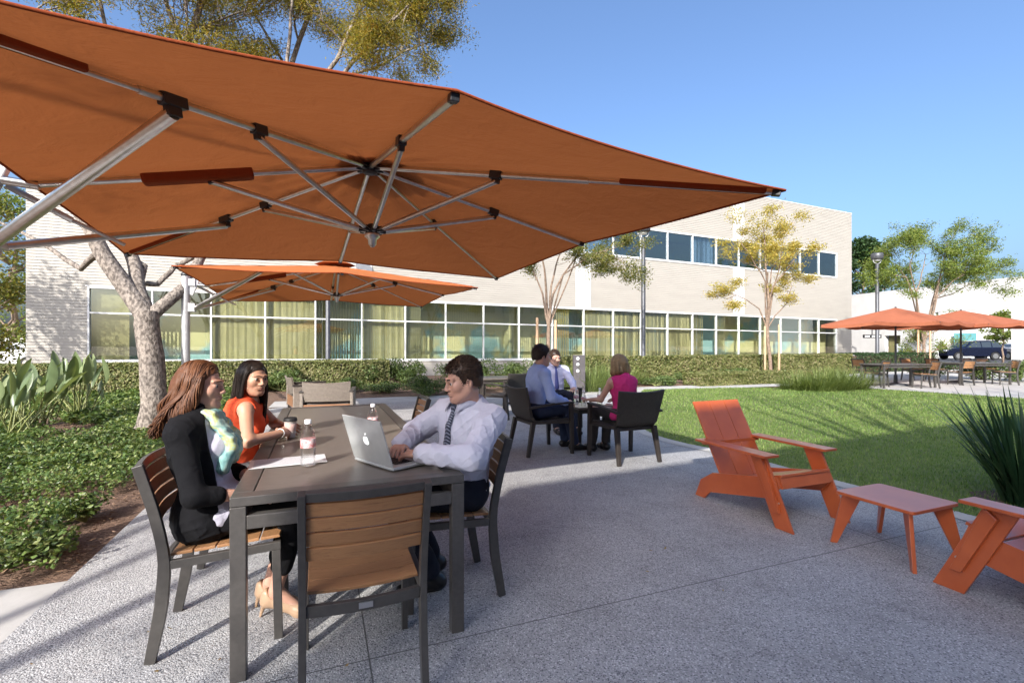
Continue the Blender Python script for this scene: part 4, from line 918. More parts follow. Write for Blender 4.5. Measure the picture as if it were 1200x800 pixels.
# ------------------------------------------------------------------ hedges: boxes of leaves with a leafy top and uneven faces
def hedge(label, a, b, wdt, h, n, leafm, leaf, seed, group, name='hedge'):
    a = Vector((a[0], a[1], 0)); b = Vector((b[0], b[1], 0)); d = b-a; Lg = d.length; ang = math.atan2(d.y, d.x)
    t = thing(name, label, 'hedge', (a+b)/2, ang, group)
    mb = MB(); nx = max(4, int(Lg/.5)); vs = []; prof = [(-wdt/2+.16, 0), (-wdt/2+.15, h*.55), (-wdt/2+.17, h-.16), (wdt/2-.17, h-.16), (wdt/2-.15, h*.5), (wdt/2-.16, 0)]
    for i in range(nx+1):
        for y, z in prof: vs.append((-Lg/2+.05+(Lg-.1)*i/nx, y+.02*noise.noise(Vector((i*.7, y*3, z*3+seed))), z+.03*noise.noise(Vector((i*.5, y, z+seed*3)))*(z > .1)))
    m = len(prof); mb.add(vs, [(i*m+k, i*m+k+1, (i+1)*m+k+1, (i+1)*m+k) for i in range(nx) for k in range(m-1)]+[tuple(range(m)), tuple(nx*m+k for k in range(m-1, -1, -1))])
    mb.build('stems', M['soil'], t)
    x = RNG.uniform(-Lg/2, Lg/2, n); s = RNG.uniform(0, h*2+wdt, n); ft = s < h; tp = (s >= h) & (s < h+wdt); y = np.where(ft, -wdt/2, np.where(tp, s-h-wdt/2, wdt/2)); z = np.where(ft, s, np.where(tp, h, s-h-wdt))
    nrm = np.stack([np.zeros(n), np.where(ft, -1.0, np.where(tp, 0, 1.0)), np.where(tp, 1.0, .25)], 1); C = np.stack([x, y, z], 1)
    wob = np.array([noise.noise(Vector((p[0]*1.3+seed, p[1]*2, p[2]*2.2))) for p in C]); C += nrm*(wob*.055-RNG.uniform(0, .11, n))[:,None]; ne = int(n*.05); C[:ne,0] = np.where(RNG.uniform(0,1,ne) < .5, -1, 1)*(Lg/2-RNG.uniform(0,.1,ne)); C[:ne,1] = RNG.uniform(-wdt/2, wdt/2, ne); C[:ne,2] = RNG.uniform(0, h, ne); nrm[:ne] = np.stack([np.sign(C[:ne,0]), np.zeros(ne), np.full(ne,.2)], 1); C[:,2] = np.maximum(C[:,2], .02)
    V, F = leaves_np(C, leaf, .1, .6, normal=nrm); np_mesh('foliage', V, F, leafm, parent=t); return t
HG = 'clipped hedges below the office windows'
hedge('long clipped hedge on the left running from the edge to the cantilever parasols', (-15.2, 11.3), (-4.1, 15.9), 1.0, .86, 80000, M['leaf_hedge'], .062, 1, HG)
hedge('clipped hedge in the middle behind the woman in the pink top and the yellow tree', (1.3, 17.0), (15.8, 23.2), 1.1, .92, 80000, M['leaf_hedge'], .072, 3, HG)
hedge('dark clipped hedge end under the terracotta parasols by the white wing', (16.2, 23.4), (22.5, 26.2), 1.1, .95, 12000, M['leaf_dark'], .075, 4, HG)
hedge('low clipped hedge strip in front of the middle hedge beside the lawn', (5.9, 15.9), (11.2, 17.9), .9, .42, 30000, M['leaf_hedge'], .06, 5, HG)
# ------------------------------------------------------------------ loose shrubs
def shrub(label, base, r, h, n, leafm, leaf, seed, group, name='shrub'):
    rr = random.Random(seed); t = thing(name, label, 'shrub', base, rr.uniform(0, 6), group); mb = MB(); C = []
    for k in range(12):
        a = rr.uniform(0, 2*PI); rad = r*rr.uniform(.2, .85); c = Vector((rad*math.cos(a), rad*math.sin(a), h*rr.uniform(.3, .85)*(1-.35*(rad/r)**2))); mb.tube(branch_path((0,0,0), c, 3, .1, rr), [.014, .011, .008, .005], 5, cap=False)
        m = n//12; q = RNG.normal(0, 1, (m,3)); q /= np.linalg.norm(q, axis=1, keepdims=True); C.append(np.array(c)+q*(RNG.uniform(.1,1,(m,1))**.4)*np.array([r*.38, r*.38, h*.30]))
    C = np.concatenate(C); C[:,2] = np.maximum(C[:,2], .015); mb.build('stems', M['stem_strel'], t)
    V, F = leaves_np(C, leaf, .5, .55); np_mesh('foliage', V, F, leafm, parent=t); return t
SG = 'loose shrubs between the path and the hedges'
for k, (px, py, r, h, n, lf, lab) in enumerate((
    (330, 458, .8, .62, 3200, .07, 'low shrub just right of the head of the woman in orange'), (440, 452, .75, .85, 3000, .075, 'rounded shrub behind the far end of the long table'), (480, 451, .95, .92, 4200, .075, 'full rounded shrub left of the head of the man with the laptop'),
    (425, 450, .55, .6, 1800, .07, 'small pale shrub against the low office wall'), (500, 463, .62, .52, 2600, .06, 'low dark shrub at the path edge beside the head of the man with the laptop'), (570, 449, 1.0, .85, 3600, .075, 'shrub behind the armchairs left of the man in the plain blue shirt'), (540, 447, .9, .95, 3000, .075, 'tall shrub right above the head of the man with the laptop'), (610, 447, .9, .8, 2800, .075, 'shrub above the head of the man in the plain blue shirt'),
    (455, 460, .7, .35, 2200, .06, 'low spreading shrub at the path edge beyond the long table'), (545, 458, .8, .4, 2400, .06, 'low spreading shrub beyond the empty woven armchairs'), (600, 456, .8, .42, 2400, .06, 'low spreading shrub behind the man in the plain blue shirt'), (400, 459, .6, .4, 1800, .06, 'low shrub just behind the wicker lounge chairs'),
    (768, 452, .75, .34, 2400, .06, 'low spreading shrub at the foot of the tall lamp post'), (815, 449, .8, .4, 2400, .07, 'low shrub at the tip of the lawn left of the hedge strip'), (870, 447, .9, .5, 2600, .075, 'low shrub left of the yellow tree'), (910, 447, .7, .4, 2000, .07, 'low shrub round the foot of the yellow tree'),
    (1150, 445, .8, .7, 2600, .08, 'shrub behind the far dining table'), (1192, 447, .9, .8, 2800, .08, 'shrub at the right edge behind the far terrace'), (1100, 441, .9, .6, 2600, .08, 'shrub behind the feathery green tree'))):
    shrub(lab, G(px, py), r, h, n, M['leaf_shrub'], lf, 80+k, SG)
# ------------------------------------------------------------------ grassy clumps and strap-leaved plants
def clump(name, label, base, n, ln, wd, lean, m, seg=3, curve=.35, spread=.12, group=None, cat='grass clump'):
    t = thing(name, label, cat, base, 0, group); a = RNG.uniform(0, 2*PI, n); rd = spread*np.sqrt(RNG.uniform(0, 1, n)); B = np.stack([rd*np.cos(a), rd*np.sin(a), np.zeros(n)], 1)
    V, F = blades_np(B, ln, wd, lean, curve, seg, az=a+RNG.normal(0, .5, n)); np_mesh('leaves', V, F, m, parent=t); return t
GG = 'pale grassy clumps by the hedges'
for k, (px, py, ln, lab) in enumerate(((655, 456, .85, 'pale grassy clump between the two men at the side table'), (690, 458, .95, 'pale grassy clump in front of the grey bollard sign'), (712, 455, .8, 'pale grassy clump just left of the blonde woman'), (668, 449, .9, 'pale grassy clump behind the man in the blue tie'), (735, 450, .7, 'small pale grassy clump behind the blonde woman'),
    (935, 457, .75, 'grassy clump right of the yellow tree, leftmost at the lawn edge'), (958, 458, .85, 'grassy clump second from the yellow tree at the lawn edge'), (980, 457, .9, 'grassy clump third from the yellow tree at the lawn edge'), (1000, 456, .85, 'grassy clump beside the first far-terrace chair'), (968, 448, .85, 'grassy clump behind the others near the hedge'))):
    clump('grass_clump', lab, G(px, py), 420, ln*(.82 if px > 900 else 1), .016, .65, M['leaf_iris'], 3, .35, .42, GG)
clump('flax_plant', 'dark green strap-leaved plant beside the orange chairs at the right edge', Vector((4.28, 4.0, .02)), 230, .90, .028, .40, M['leaf_flax'], 5, .20, .16, None, 'plant')
# bird-of-paradise plants
def paddle(label, base, n, h, seed, lean=(0,0)):
    rr = random.Random(seed); t = thing('paddle_leaf_plant', label, 'plant', base, 0, 'paddle-leaved plants on the left'); stm = MB(); V = MB()
    for k in range(n):
        a = rr.uniform(0, 2*PI); le = rr.uniform(.08, .75); hh = h*rr.uniform(.55, 1.05); d = Vector((math.cos(a)*math.sin(le)+lean[0], math.sin(a)*math.sin(le)+lean[1], math.cos(le))).normalized()
        p0 = Vector((rr.gauss(0,.07), rr.gauss(0,.07), 0)); p1 = p0+d*hh*.62; p1.z = max(p1.z, .1); stm.tube([p0, p0.lerp(p1, .5)+Vector((0,0,.03)), p1], [.013, .011, .008], 6)
        ld = (d+Vector((0,0,.25))+Vector((rr.gauss(0,.25), rr.gauss(0,.25), 0))).normalized(); sd = ld.cross(Vector((rr.gauss(0,.5), rr.gauss(0,.5), 1))).normalized(); nn = sd.cross(ld); ll = hh*.42*rr.uniform(.85,1.2); ww = ll*rr.uniform(.26,.36); rows = 7; vs = []
        for i in range(rows):
            u = i/(rows-1); wv = ww*.5*(math.sin(PI*(u*.92+.06))**.75); c = p1+ld*ll*u-nn*(.12*ll*u*u); vs += [c-sd*wv+nn*wv*.45, c, c+sd*wv+nn*wv*.45]
        V.add(vs, [(3*i+j, 3*i+j+1, 3*i+4+j, 3*i+3+j) for i in range(rows-1) for j in range(2)], 0, True)
    stm.build('stalks', M['stem_strel'], t); V.build('leaves', M['leaf_strel'], t, fix=False); return t
for k, (px, py, n, h, lab) in enumerate(((24, 512, 15, 1.15, 'paddle-leaved plant nearest the walk, pale stalks showing'), (48, 497, 14, 1.2, 'paddle-leaved plant in the middle of the row'), (92, 490, 20, 1.35, 'paddle-leaved plant nearest the big tree'), (-6, 505, 18, 1.05, 'paddle-leaved plant cut by the left edge'))):
    paddle(lab, G(px, py), n, h, 90+k, (.12 if k < 2 else 0, 0))
# ground cover: patches that leave the mulch bare near the paving
def ground_cover():
    n = 420000; B = np.stack([RNG.uniform(-12, -2.3, n), RNG.uniform(2.0, 13.5, n), np.zeros(n)], 1)
    e = np.array(LEFT0); tt = np.array(TT); ww = np.array(WW)
    s = (B-e)@tt; dw = -((B-e)@ww)                       # distance left of the paving edge
    nz = np.array([noise.noise(Vector((p[0]*1.6, p[1]*1.6, 3.1)))+.55*noise.noise(Vector((p[0]*4.2, p[1]*4.2, 8.1))) for p in B])
    px = 600+FPX*B[:,0]/B[:,1]; py = YH+FPX*HCAM/B[:,1]
    front = np.clip((dw-.30)/.8, -1, 1)*.55
    keep = (dw > .10) & (s > .05) & (px > -40) & (nz+front > np.where(s < 2.2, .16, .0)) & ((py > 455))
    hole = np.exp(-((px-60)/70)**2-((py-505)/16)**2)     # bare mulch round the paddle plants
    keep &= nz-hole*1.1+front > -.15
    B = B[keep]; nz = nz[keep]; far = B[:,1]
    den = np.clip(4.2/far, .25, 1); k2 = RNG.uniform(0, 1, len(B)) < den; B = B[k2]; nz = nz[k2]
    hgt = .06+.17*np.clip(nz+.35, 0, 1); B[:,2] = hgt*RNG.uniform(.25, 1, len(B))
    sz_ = np.where(B[:,1] < 5, .034, np.where(B[:,1] < 8, .046, .066))[:,None]
    V, F = leaves_np(B, sz_, .7, .7); tag(np_mesh('ground_cover', V, F, M['leaf_cover']), 'leafy green ground cover spreading over the bark mulch on the left', 'ground cover', kind='stuff')
ground_cover()
def low_shrubs():
    for k, (px, py, r, lab) in enumerate(((38, 652, .26, 'low leafy tuft alone on the mulch nearest the concrete walk'), (100, 610, .22, 'low leafy tuft on the mulch nearest the paving edge'))):
        shrub(lab, G(px, py), r, .20, 900, M['leaf_cover'], .042, 120+k, 'low tufts on the mulch', 'leafy_tuft')
low_shrubs()
def litter():
    n = 5000; B = np.stack([RNG.uniform(-8, -2.3, n), RNG.uniform(1.6, 8, n), np.full(n, .012)], 1); e = np.array(LEFT0); dw = -((B-e)@np.array(WW)); s = (B-e)@np.array(TT); B = B[(dw > .03) & ((s > .03) | (s < -.65))]
    V, F = leaves_np(B, .045, 2.2, .35); tag(np_mesh('bark_litter', V, F, leafmat('bark_chip', [(.09,.045,.025), (.2,.12,.07), (.32,.21,.14)], 0, .9)), 'brown bark chips scattered on the mulch', 'bark chips', kind='stuff')
litter()

def fallen():
    n = 420; B = np.stack([RNG.uniform(-3.2, 4.5, n), RNG.uniform(1.5, 9, n), np.full(n, .009)], 1); B = B[in_poly(B, pat)]; B = B[RNG.uniform(0, 1, len(B)) < np.where(B[:,0] < -1.2, .5, .16)]
    V, F = leaves_np(B, .022, 2.5, .5); tag(np_mesh('fallen_leaves', V, F, leafmat('dry_leaf', [(.12,.06,.025), (.28,.18,.07), (.36,.28,.10)], 0, .8)), 'tiny dry leaves scattered thinly on the paving', 'fallen leaves', kind='stuff')
fallen()
# ------------------------------------------------------------------ distance-field modelling of figures
import openvdb
def vec(*a): return np.array(a, float)
def unit(v): v = np.asarray(v, float); return v/np.linalg.norm(v)
class Field:
    def __init__(s, lo, hi, h):
        s.lo = np.array(lo, float); s.h = h; s.n = np.ceil((np.array(hi)-s.lo)/h).astype(int)+1; s.a = np.full(s.n, 9.0, np.float32)
    def sl(s, lo, hi, pad):
        i0 = np.clip(np.floor((np.array(lo)-pad-s.lo)/s.h).astype(int), 0, s.n); i1 = np.clip(np.ceil((np.array(hi)+pad-s.lo)/s.h).astype(int)+1, 0, s.n)
        if np.any(i1 <= i0): return None, None
        ax = [(s.lo[k]+s.h*np.arange(i0[k], i1[k])).astype(np.float32) for k in range(3)]
        return tuple(slice(i0[k], i1[k]) for k in range(3)), (ax[0][:,None,None], ax[1][None,:,None], ax[2][None,None,:])
    def put(s, prim, k=.02, op='u'):
        lo, hi, fn = prim; sl, X = s.sl(lo, hi, k+4*s.h)
        if sl is None: return
        d = fn(*X).astype(np.float32); a = s.a[sl]
        if op == 'u':
            if k > 0: hh = np.maximum(k-np.abs(a-d), 0)/k; s.a[sl] = np.minimum(a, d)-hh*hh*k*.25
            else: s.a[sl] = np.minimum(a, d)
        else:
            d = -d
            if k > 0: hh = np.maximum(k-np.abs(a-d), 0)/k; s.a[sl] = np.maximum(a, d)+hh*hh*k*.25
            else: s.a[sl] = np.maximum(a, d)
    def cut(s, p, n, k=.004):   # remove what lies on the +n side of the plane
        X = [(s.lo[i]+s.h*np.arange(s.n[i])).astype(np.float32) for i in range(3)]
        d = ((X[0]-p[0])*n[0])[:,None,None]+((X[1]-p[1])*n[1])[None,:,None]+((X[2]-p[2])*n[2])[None,None,:]
        s.a = np.maximum(s.a, d.astype(np.float32))
    def fold(s, amp, freq=(38, 34, 30), seed=0, band=.03):
        m = np.abs(s.a) < band; I = np.argwhere(m); p = s.lo+I*s.h; f0 = sum(freq)/100.0
        def vn(q):
            i = np.floor(q).astype(np.int64); f = q-i; f = f*f*(3-2*f); out = 0
            for dx in (0,1):
                for dy in (0,1):
                    for dz in (0,1):
                        hsh = ((i[:,0]+dx)*374761393+(i[:,1]+dy)*668265263+(i[:,2]+dz)*2147483647+seed*9781) & 0xffffffff; hsh = (hsh ^ (hsh >> 13))*1274126177 & 0xffffffff; hsh = (hsh ^ (hsh >> 16)) & 0xffff
                        out = out+hsh/65535.0*(f[:,0] if dx else 1-f[:,0])*(f[:,1] if dy else 1-f[:,1])*(f[:,2] if dz else 1-f[:,2])
            return out
        rs = np.random.RandomState(seed+3); w = 0
        for k, (sc, wt) in enumerate(((9, 1.0), (14, .7), (22, .4))):
            Q = np.linalg.qr(rs.normal(size=(3,3)))[0]; n = vn((p@Q)*np.array([sc*.42, sc*1.35, sc*1.2])*f0+rs.uniform(0,50,3)); r = 1-np.abs(2*n-1)*2; w = w+wt*np.clip(r, -1, 1)*np.abs(r)
        s.a[m] -= (amp*(w-.25)).astype(np.float32)
    def mesh(s, name, mats, parent, origin, minsize=0):
        b = 3*s.h; g = openvdb.FloatGrid(background=b); g.copyFromArray(np.clip(s.a, -b, b)); g.transform = openvdb.createLinearTransform(voxelSize=s.h)
        V, F = g.convertToQuads(isovalue=0.0) if hasattr(g, 'convertToQuads') else g.convertToPolygons(0.0)
        V = np.asarray(V)+s.lo-np.array(origin); F = np.asarray(F)[:, ::-1]
        # orientation
        p = V[F]; nrm = np.cross(p[:,1]-p[:,0], p[:,2]-p[:,0]); vol = (p.mean(1)*nrm).sum()
        if vol < 0: F = F[:, ::-1]
        return np_mesh(name, V, F, mats, parent=parent, smooth=True)
    def front(s, p, d, t0=.3, t1=0):   # first surface met coming from p+d*t0 towards p
        for i in range(400):
            t = t0-(t0-t1)*i/400; q = np.array(p)+np.array(d)*t; k = np.round((q-s.lo)/s.h).astype(int)
            if np.all(k >= 0) and np.all(k < s.n) and s.a[tuple(k)] < 0: return q
        return np.array(p)
def cone(a, b, r1, r2):
    a = np.array(a, float); b = np.array(b, float); ba = b-a; l2 = ba@ba; rr = r1-r2; a2 = l2-rr*rr; il2 = 1/l2; m = max(r1, r2)
    def fn(x, y, z):
        px, py, pz = x-a[0], y-a[1], z-a[2]; yy = px*ba[0]+py*ba[1]+pz*ba[2]; zz = yy-l2
        qx, qy, qz = px*l2-ba[0]*yy, py*l2-ba[1]*yy, pz*l2-ba[2]*yy; x2 = qx*qx+qy*qy+qz*qz; y2 = yy*yy*l2; z2 = zz*zz*l2
        k = np.sign(rr)*rr*rr*x2
        return np.where(np.sign(zz)*a2*z2 > k, np.sqrt(x2+z2)*il2-r2, np.where(np.sign(yy)*a2*y2 < k, np.sqrt(x2+y2)*il2-r1, (np.sqrt(x2*a2*il2)+yy*rr)*il2-r1))
    return np.minimum(a, b)-m, np.maximum(a, b)+m, fn
def ell(c, r, rot=None, inf=0.0):
    c = np.array(c, float); r = np.array(r, float)+inf; Rm = np.eye(3) if rot is None else np.array(rot, float); m = r.max()
    def fn(x, y, z):
        px, py, pz = x-c[0], y-c[1], z-c[2]; q = [px*Rm[0][i]+py*Rm[1][i]+pz*Rm[2][i] for i in range(3)]
        k0 = np.sqrt(sum((q[i]/r[i])**2 for i in range(3))); k1 = np.sqrt(sum((q[i]/r[i]**2)**2 for i in range(3)))+1e-9
        return k0*(k0-1)/k1
    return c-m, c+m, fn
def chain(F, pts, rad, k):
    for i in range(len(pts)-1): F.put(cone(pts[i], pts[i+1], rad[i], rad[i+1]), k)
def frame(fwd, up=(0,0,1)):
    f = unit(fwd); u = np.array(up, float); u = unit(u-f*(u@f)); r = np.cross(f, u); return np.stack([r, f, u], 1)    # columns right, forward, up
def skinmat(name, c):
    m = mat(name, c, .48); v = coords(m); n = noise_t(m, v, 14, 4)
    L(m, mixc(m, math_n(m, 'MULTIPLY', n, .6), c, (c[0]*1.05, c[1]*.80, c[2]*.74)), bsdf(m).inputs['Base Color'])
    bsdf(m).inputs['Subsurface Weight'].default_value = .12; bsdf(m).inputs['Subsurface Radius'].default_value = (.012,.005,.003); bsdf(m).inputs['Subsurface Scale'].default_value = .5
    return m
def cloth(name, c1, c2, sc=6, rough=.85, fine=500):
    m = mat(name, c1, rough); v = coords(m); L(m, ramp(m, noise_t(m, v, sc, 5), [(.35, c1), (.65, c2)]), bsdf(m).inputs['Base Color'])
    n1 = bump(m, noise_t(m, v, 13, 3, .5, 1.2), .35, .02); L(m, bump(m, noise_t(m, v, fine, 2), .12, .001, n1), bsdf(m).inputs['Normal'])
    bsdf(m).inputs['Specular IOR Level'].default_value = .25; return m
def hairmat(name, c1, c2, rough=.5):
    m = mat(name, c1, rough); bsdf(m).inputs['Specular IOR Level'].default_value = .3; g = N(m, 'ShaderNodeNewGeometry'); v = coords(m); a = math_n(m, 'ADD', math_n(m, 'MULTIPLY', g.outputs['Random Per Island'], .6), math_n(m, 'MULTIPLY', noise_t(m, v, 40, 3), .4))
    L(m, ramp(m, a, [(.2, c1), (.8, c2)]), bsdf(m).inputs['Base Color']); L(m, bump(m, noise_t(m, coords(m, (220,220,14)), 1.0, 2), .35, .002), bsdf(m).inputs['Normal']); return m
EYE_W = mat('eye_white', (.42,.39,.37), .35); EYE_I = mat('eye_iris', (.035,.022,.014), .2)
def hand(F, w, f, n, side, curl, k=.006, s=1.0, spread=.06, thumb=(.55, .35)):
    """w wrist, f along the hand, n back of hand; side +1 right hand"""
    w = np.array(w, float); f = unit(f); n = unit(np.array(n)-f*(np.array(n)@f)); l = -np.cross(f, n)*side       # towards the thumb
    offs = [.030, .010, -.011, -.031]; lens = [.070, .078, .072, .056]; ml = [.086, .088, .083, .076]; kn = []
    for i in range(4):
        q = w+f*ml[i]*s+l*offs[i]*s+n*(.004-.002*abs(i-1))*s; kn.append(q); F.put(cone(w+l*offs[i]*.55*s+f*.012*s, q, .0125*s, .0105*s), .014)
    F.put(ell(w+f*.045*s, (.034*s, .046*s, .014*s), np.stack([l, f, n], 1)), .012)
    for i in range(4):
        c = curl[i] if isinstance(curl, (list, tuple)) else curl; d = unit(f+l*spread*(1.5-i)); p = kn[i]; ang = .15+c*.55; seg = [.45, .32, .23]; r = [.0092, .0085, .0078, .0068]
        for j in range(3):
            dd = d*math.cos(ang)-n*math.sin(ang); q = p+dd*lens[i]*seg[j]*s; F.put(cone(p, q, r[j]*s, r[j+1]*s), .0035); p = q; ang += c*(.75 if j == 0 else .55)
    t0 = w+f*.022*s+l*.024*s-n*.006*s; d1 = unit(f*.75+l*thumb[0]*1.1-n*thumb[1]); t1 = t0+d1*.040*s; d2 = unit(f*.95+l*thumb[0]*.35-n*thumb[1]*1.2); t2 = t1+d2*.030*s; t3 = t2+unit(f*1.0+l*.05-n*thumb[1]*1.2)*.024*s
    F.put(cone(t0, t1, .0155*s, .0115*s), .012); F.put(cone(t1, t2, .0110*s, .0095*s), .004); F.put(cone(t2, t3, .0095*s, .0075*s), .004)
def head_put(F, c, Rh, s, male):
    P_ = lambda x, y, z: np.array(c)+Rh@(np.array([x, y, z])*s)
    E_ = lambda p, r, k, op='u': F.put(ell(P_(*p), np.array(r)*s, Rh), k*s, op)
    C_ = lambda a, b, r1, r2, k: F.put(cone(P_(*a), P_(*b), r1*s, r2*s), k*s)
    E_((0,-.015,.032), (.074,.094,.084), .02); E_((0,.022,-.030), (.060,.068,.082), .03)
    E_((0,.040,-.078), (.046 if male else .038,.044,.034), .03); C_((-.012,.074,-.098), (.012,.074,-.098), .015, .015, .018)
    for q in (-1, 1):
        C_((q*.058,-.005,-.045), (q*.030,.052,-.088), .020 if male else .016, .016, .03)
        E_((q*.040,.058,-.020), (.024,.024,.024), .025)
        C_((q*.046,.076,.026), (q*.012,.089,.021), .009 if male else .007, .010, .014)
        E_((q*.031,.098,.004), (.017,.016,.0105), .010, 's')
        E_((q*.076,-.008,-.008), (.010,.019,.030), .006); E_((q*.083,-.002,-.006), (.006,.010,.017), .005, 's')
        E_((q*.0125,.097,-.031), (.0085,.010,.008), .008)
        E_((q*.031,.0745,.004), (.0165,.0165,.0150), .004)          # lids round the eyeball
        E_((q*.031,.0915,.003), (.0125,.0062,.0048), .003, 's')     # opening between the lids
    C_((0,.086,.022), (0,.106,-.024), .0072, .0105 if male else .0085, .010); E_((0,.105,-.027), (.0105,.009,.0085) if male else (.0088,.0075,.0072), .008)
    C_((-.019,.076,-.0545), (.019,.076,-.0545), .010, .010, .014); E_((0,.0910,-.0515), (.020,.0090,.0054), .006); E_((0,.0895,-.0625), (.017,.0095,.0062), .006)
    E_((0,.0985,-.0568), (.020,.0060,.0012), .0020, 's'); E_((0,.096,-.075), (.014,.008,.005), .010, 's')
    return P_
def face_bits(P_, Rh, s, parent, org, male, hairm, lipc, skin):
    mb = MB(); o = Vector(org)
    for q in (-1, 1):
        e = MB(); c = Vector(P_(q*.031,.0765,.004))-o; e.lathe([(.0148*s*math.sin(PI*i/12)+1e-5, .0148*s*math.cos(PI*i/12)) for i in range(13)], c, 14); ob = e.build('eye', EYE_W, parent)
        iri = MB(); Rm = Matrix(Rh.tolist()); prof = [(.0078, .0130), (.005, .0147), (.0001, .0154)]; b = len(iri.v); vs = []
        iri.lathe([(r*s, h*s) for r, h in prof], (0,0,0), 12)
        iri.v = [tuple(c+Rm @ Vector((v[0], v[2], v[1]))) for v in iri.v]; iri.build('iris', EYE_I, ob)
        eb = MB(); pts = [Vector(P_(q*(.012+.040*t), .098-.030*t*t, .0245+.006*math.sin(PI*min(1, t*1.25))-.004*t))-o for t in (0,.25,.5,.75,1)]; eb.tube(pts, [.0032*s, .0042*s, .0038*s, .003*s, .0014*s] if male else [.0024*s, .003*s, .0026*s, .002*s, .001*s], 6); eb.build('eyebrow', hairm, parent)
        la = MB(); pts = [Vector(P_(q*(.0185+.025*t), .0895-.010*abs(t-.4)-.004*t, .0075+.0035*math.sin(PI*t)))-o for t in (0,.25,.5,.75,1)]; la.tube(pts, [.0008*s,.0014*s,.0016*s,.0015*s,.0008*s], 5); la.build('eyelash', EYE_I, parent)
    lp = MB()
    for z0, h_, yy in ((-.0522, .0036, .0998), (-.0622, .0046, .0988)):
        rows = []
        for i in range(9):
            t = -1+i/4; x = t*.0195; w_ = h_*math.sqrt(max(.02, 1-t*t)); dip = .0018*(1-min(1, abs(t)*5)) if z0 > -.06 else 0; y = yy-.010*t*t
            rows += [(x, y-.0030, z0+w_-dip), (x, y+.0008, z0), (x, y-.0030, z0-w_)]
        lp.add([Vector(P_(*r_))-o for r_ in rows], [(3*i+j, 3*i+3+j, 3*i+4+j, 3*i+1+j) for i in range(8) for j in range(2)], 0, True)
    lp.build('lips', mat('lips', lipc, .4), parent)
def hair_cap(F, P_, Rh, s, line, thick=.012, k=.02, top=.0):
    F.put(ell(P_(0,-.017,.036+top/2), np.array([.074+thick, .095+thick, .084+thick+top])*s, Rh), 0)
    F.put(ell(P_(0,-.055,-.02), np.array([.066+thick*.6, .050+thick, .060])*s, Rh), .03*s)
def cut_face(F, c, Rh, s, segs):
    """segs: list of (y, z) hairline points in head space; keep what lies above the line"""
    I = np.indices(F.n).reshape(3, -1).T; p = ((F.lo+I*F.h)-np.array(c))@Rh/s; y = p[:,1]; z = p[:,2]
    ys = [a for a, _ in segs]; zs = [b for _, b in segs]; d = (np.interp(y, ys, zs)-z)*s*.8
    F.a = np.maximum(F.a, d.reshape(F.n).astype(np.float32))
def scalp_z(x, y, off=.006):
    q = 1-(x/.074)**2-((y+.015)/.094)**2; return .032+.084*math.sqrt(max(.02, q))+off
def scalp_x(y, z, off=.006):
    q = 1-((y+.015)/.094)**2-((z-.032)/.084)**2; return .074*math.sqrt(max(.05, q))+off
def locks(parent, org, P_, s, m, paths, n, rr, wav=.006, rad=.0035, freq=14):
    mb = MB(); o = Vector(org)
    for k in range(n):
        pts = paths(rr); ph = pts[0][1]*70+(3 if pts[2][0] > 0 else 0)+rr.gauss(0, .45); r0 = rad*rr.uniform(.7, 1.3); q = []
        a = [Vector(P_(*p)) for p in pts]; fine = []
        for i in range(len(a)-1):
            p0, p1, p2, p3 = a[max(0,i-1)], a[i], a[i+1], a[min(len(a)-1,i+2)]
            for j in range(4):
                t = j/4; fine.append(.5*((2*p1)+(p2-p0)*t+(2*p0-5*p1+4*p2-p3)*t*t+(3*p1-p0-3*p2+p3)*t**3))
        fine.append(a[-1]); nn = len(fine)
        for i, p in enumerate(fine):
            t = i/(nn-1); w_ = wav*max(0, t-.3)*1.6; q.append(p-o+Vector((math.sin(freq*t+ph), math.cos(freq*.9*t+ph*1.7), math.sin(freq*.7*t+ph*.6)*.5))*w_)
        mb.tube(q, [r0*s*(.55+.9*math.sin(PI*min(1, .15+.8*i/(nn-1)))) for i in range(nn)], 4, cap=False)
    return mb.build('hair_strands', m, parent, fix=False)

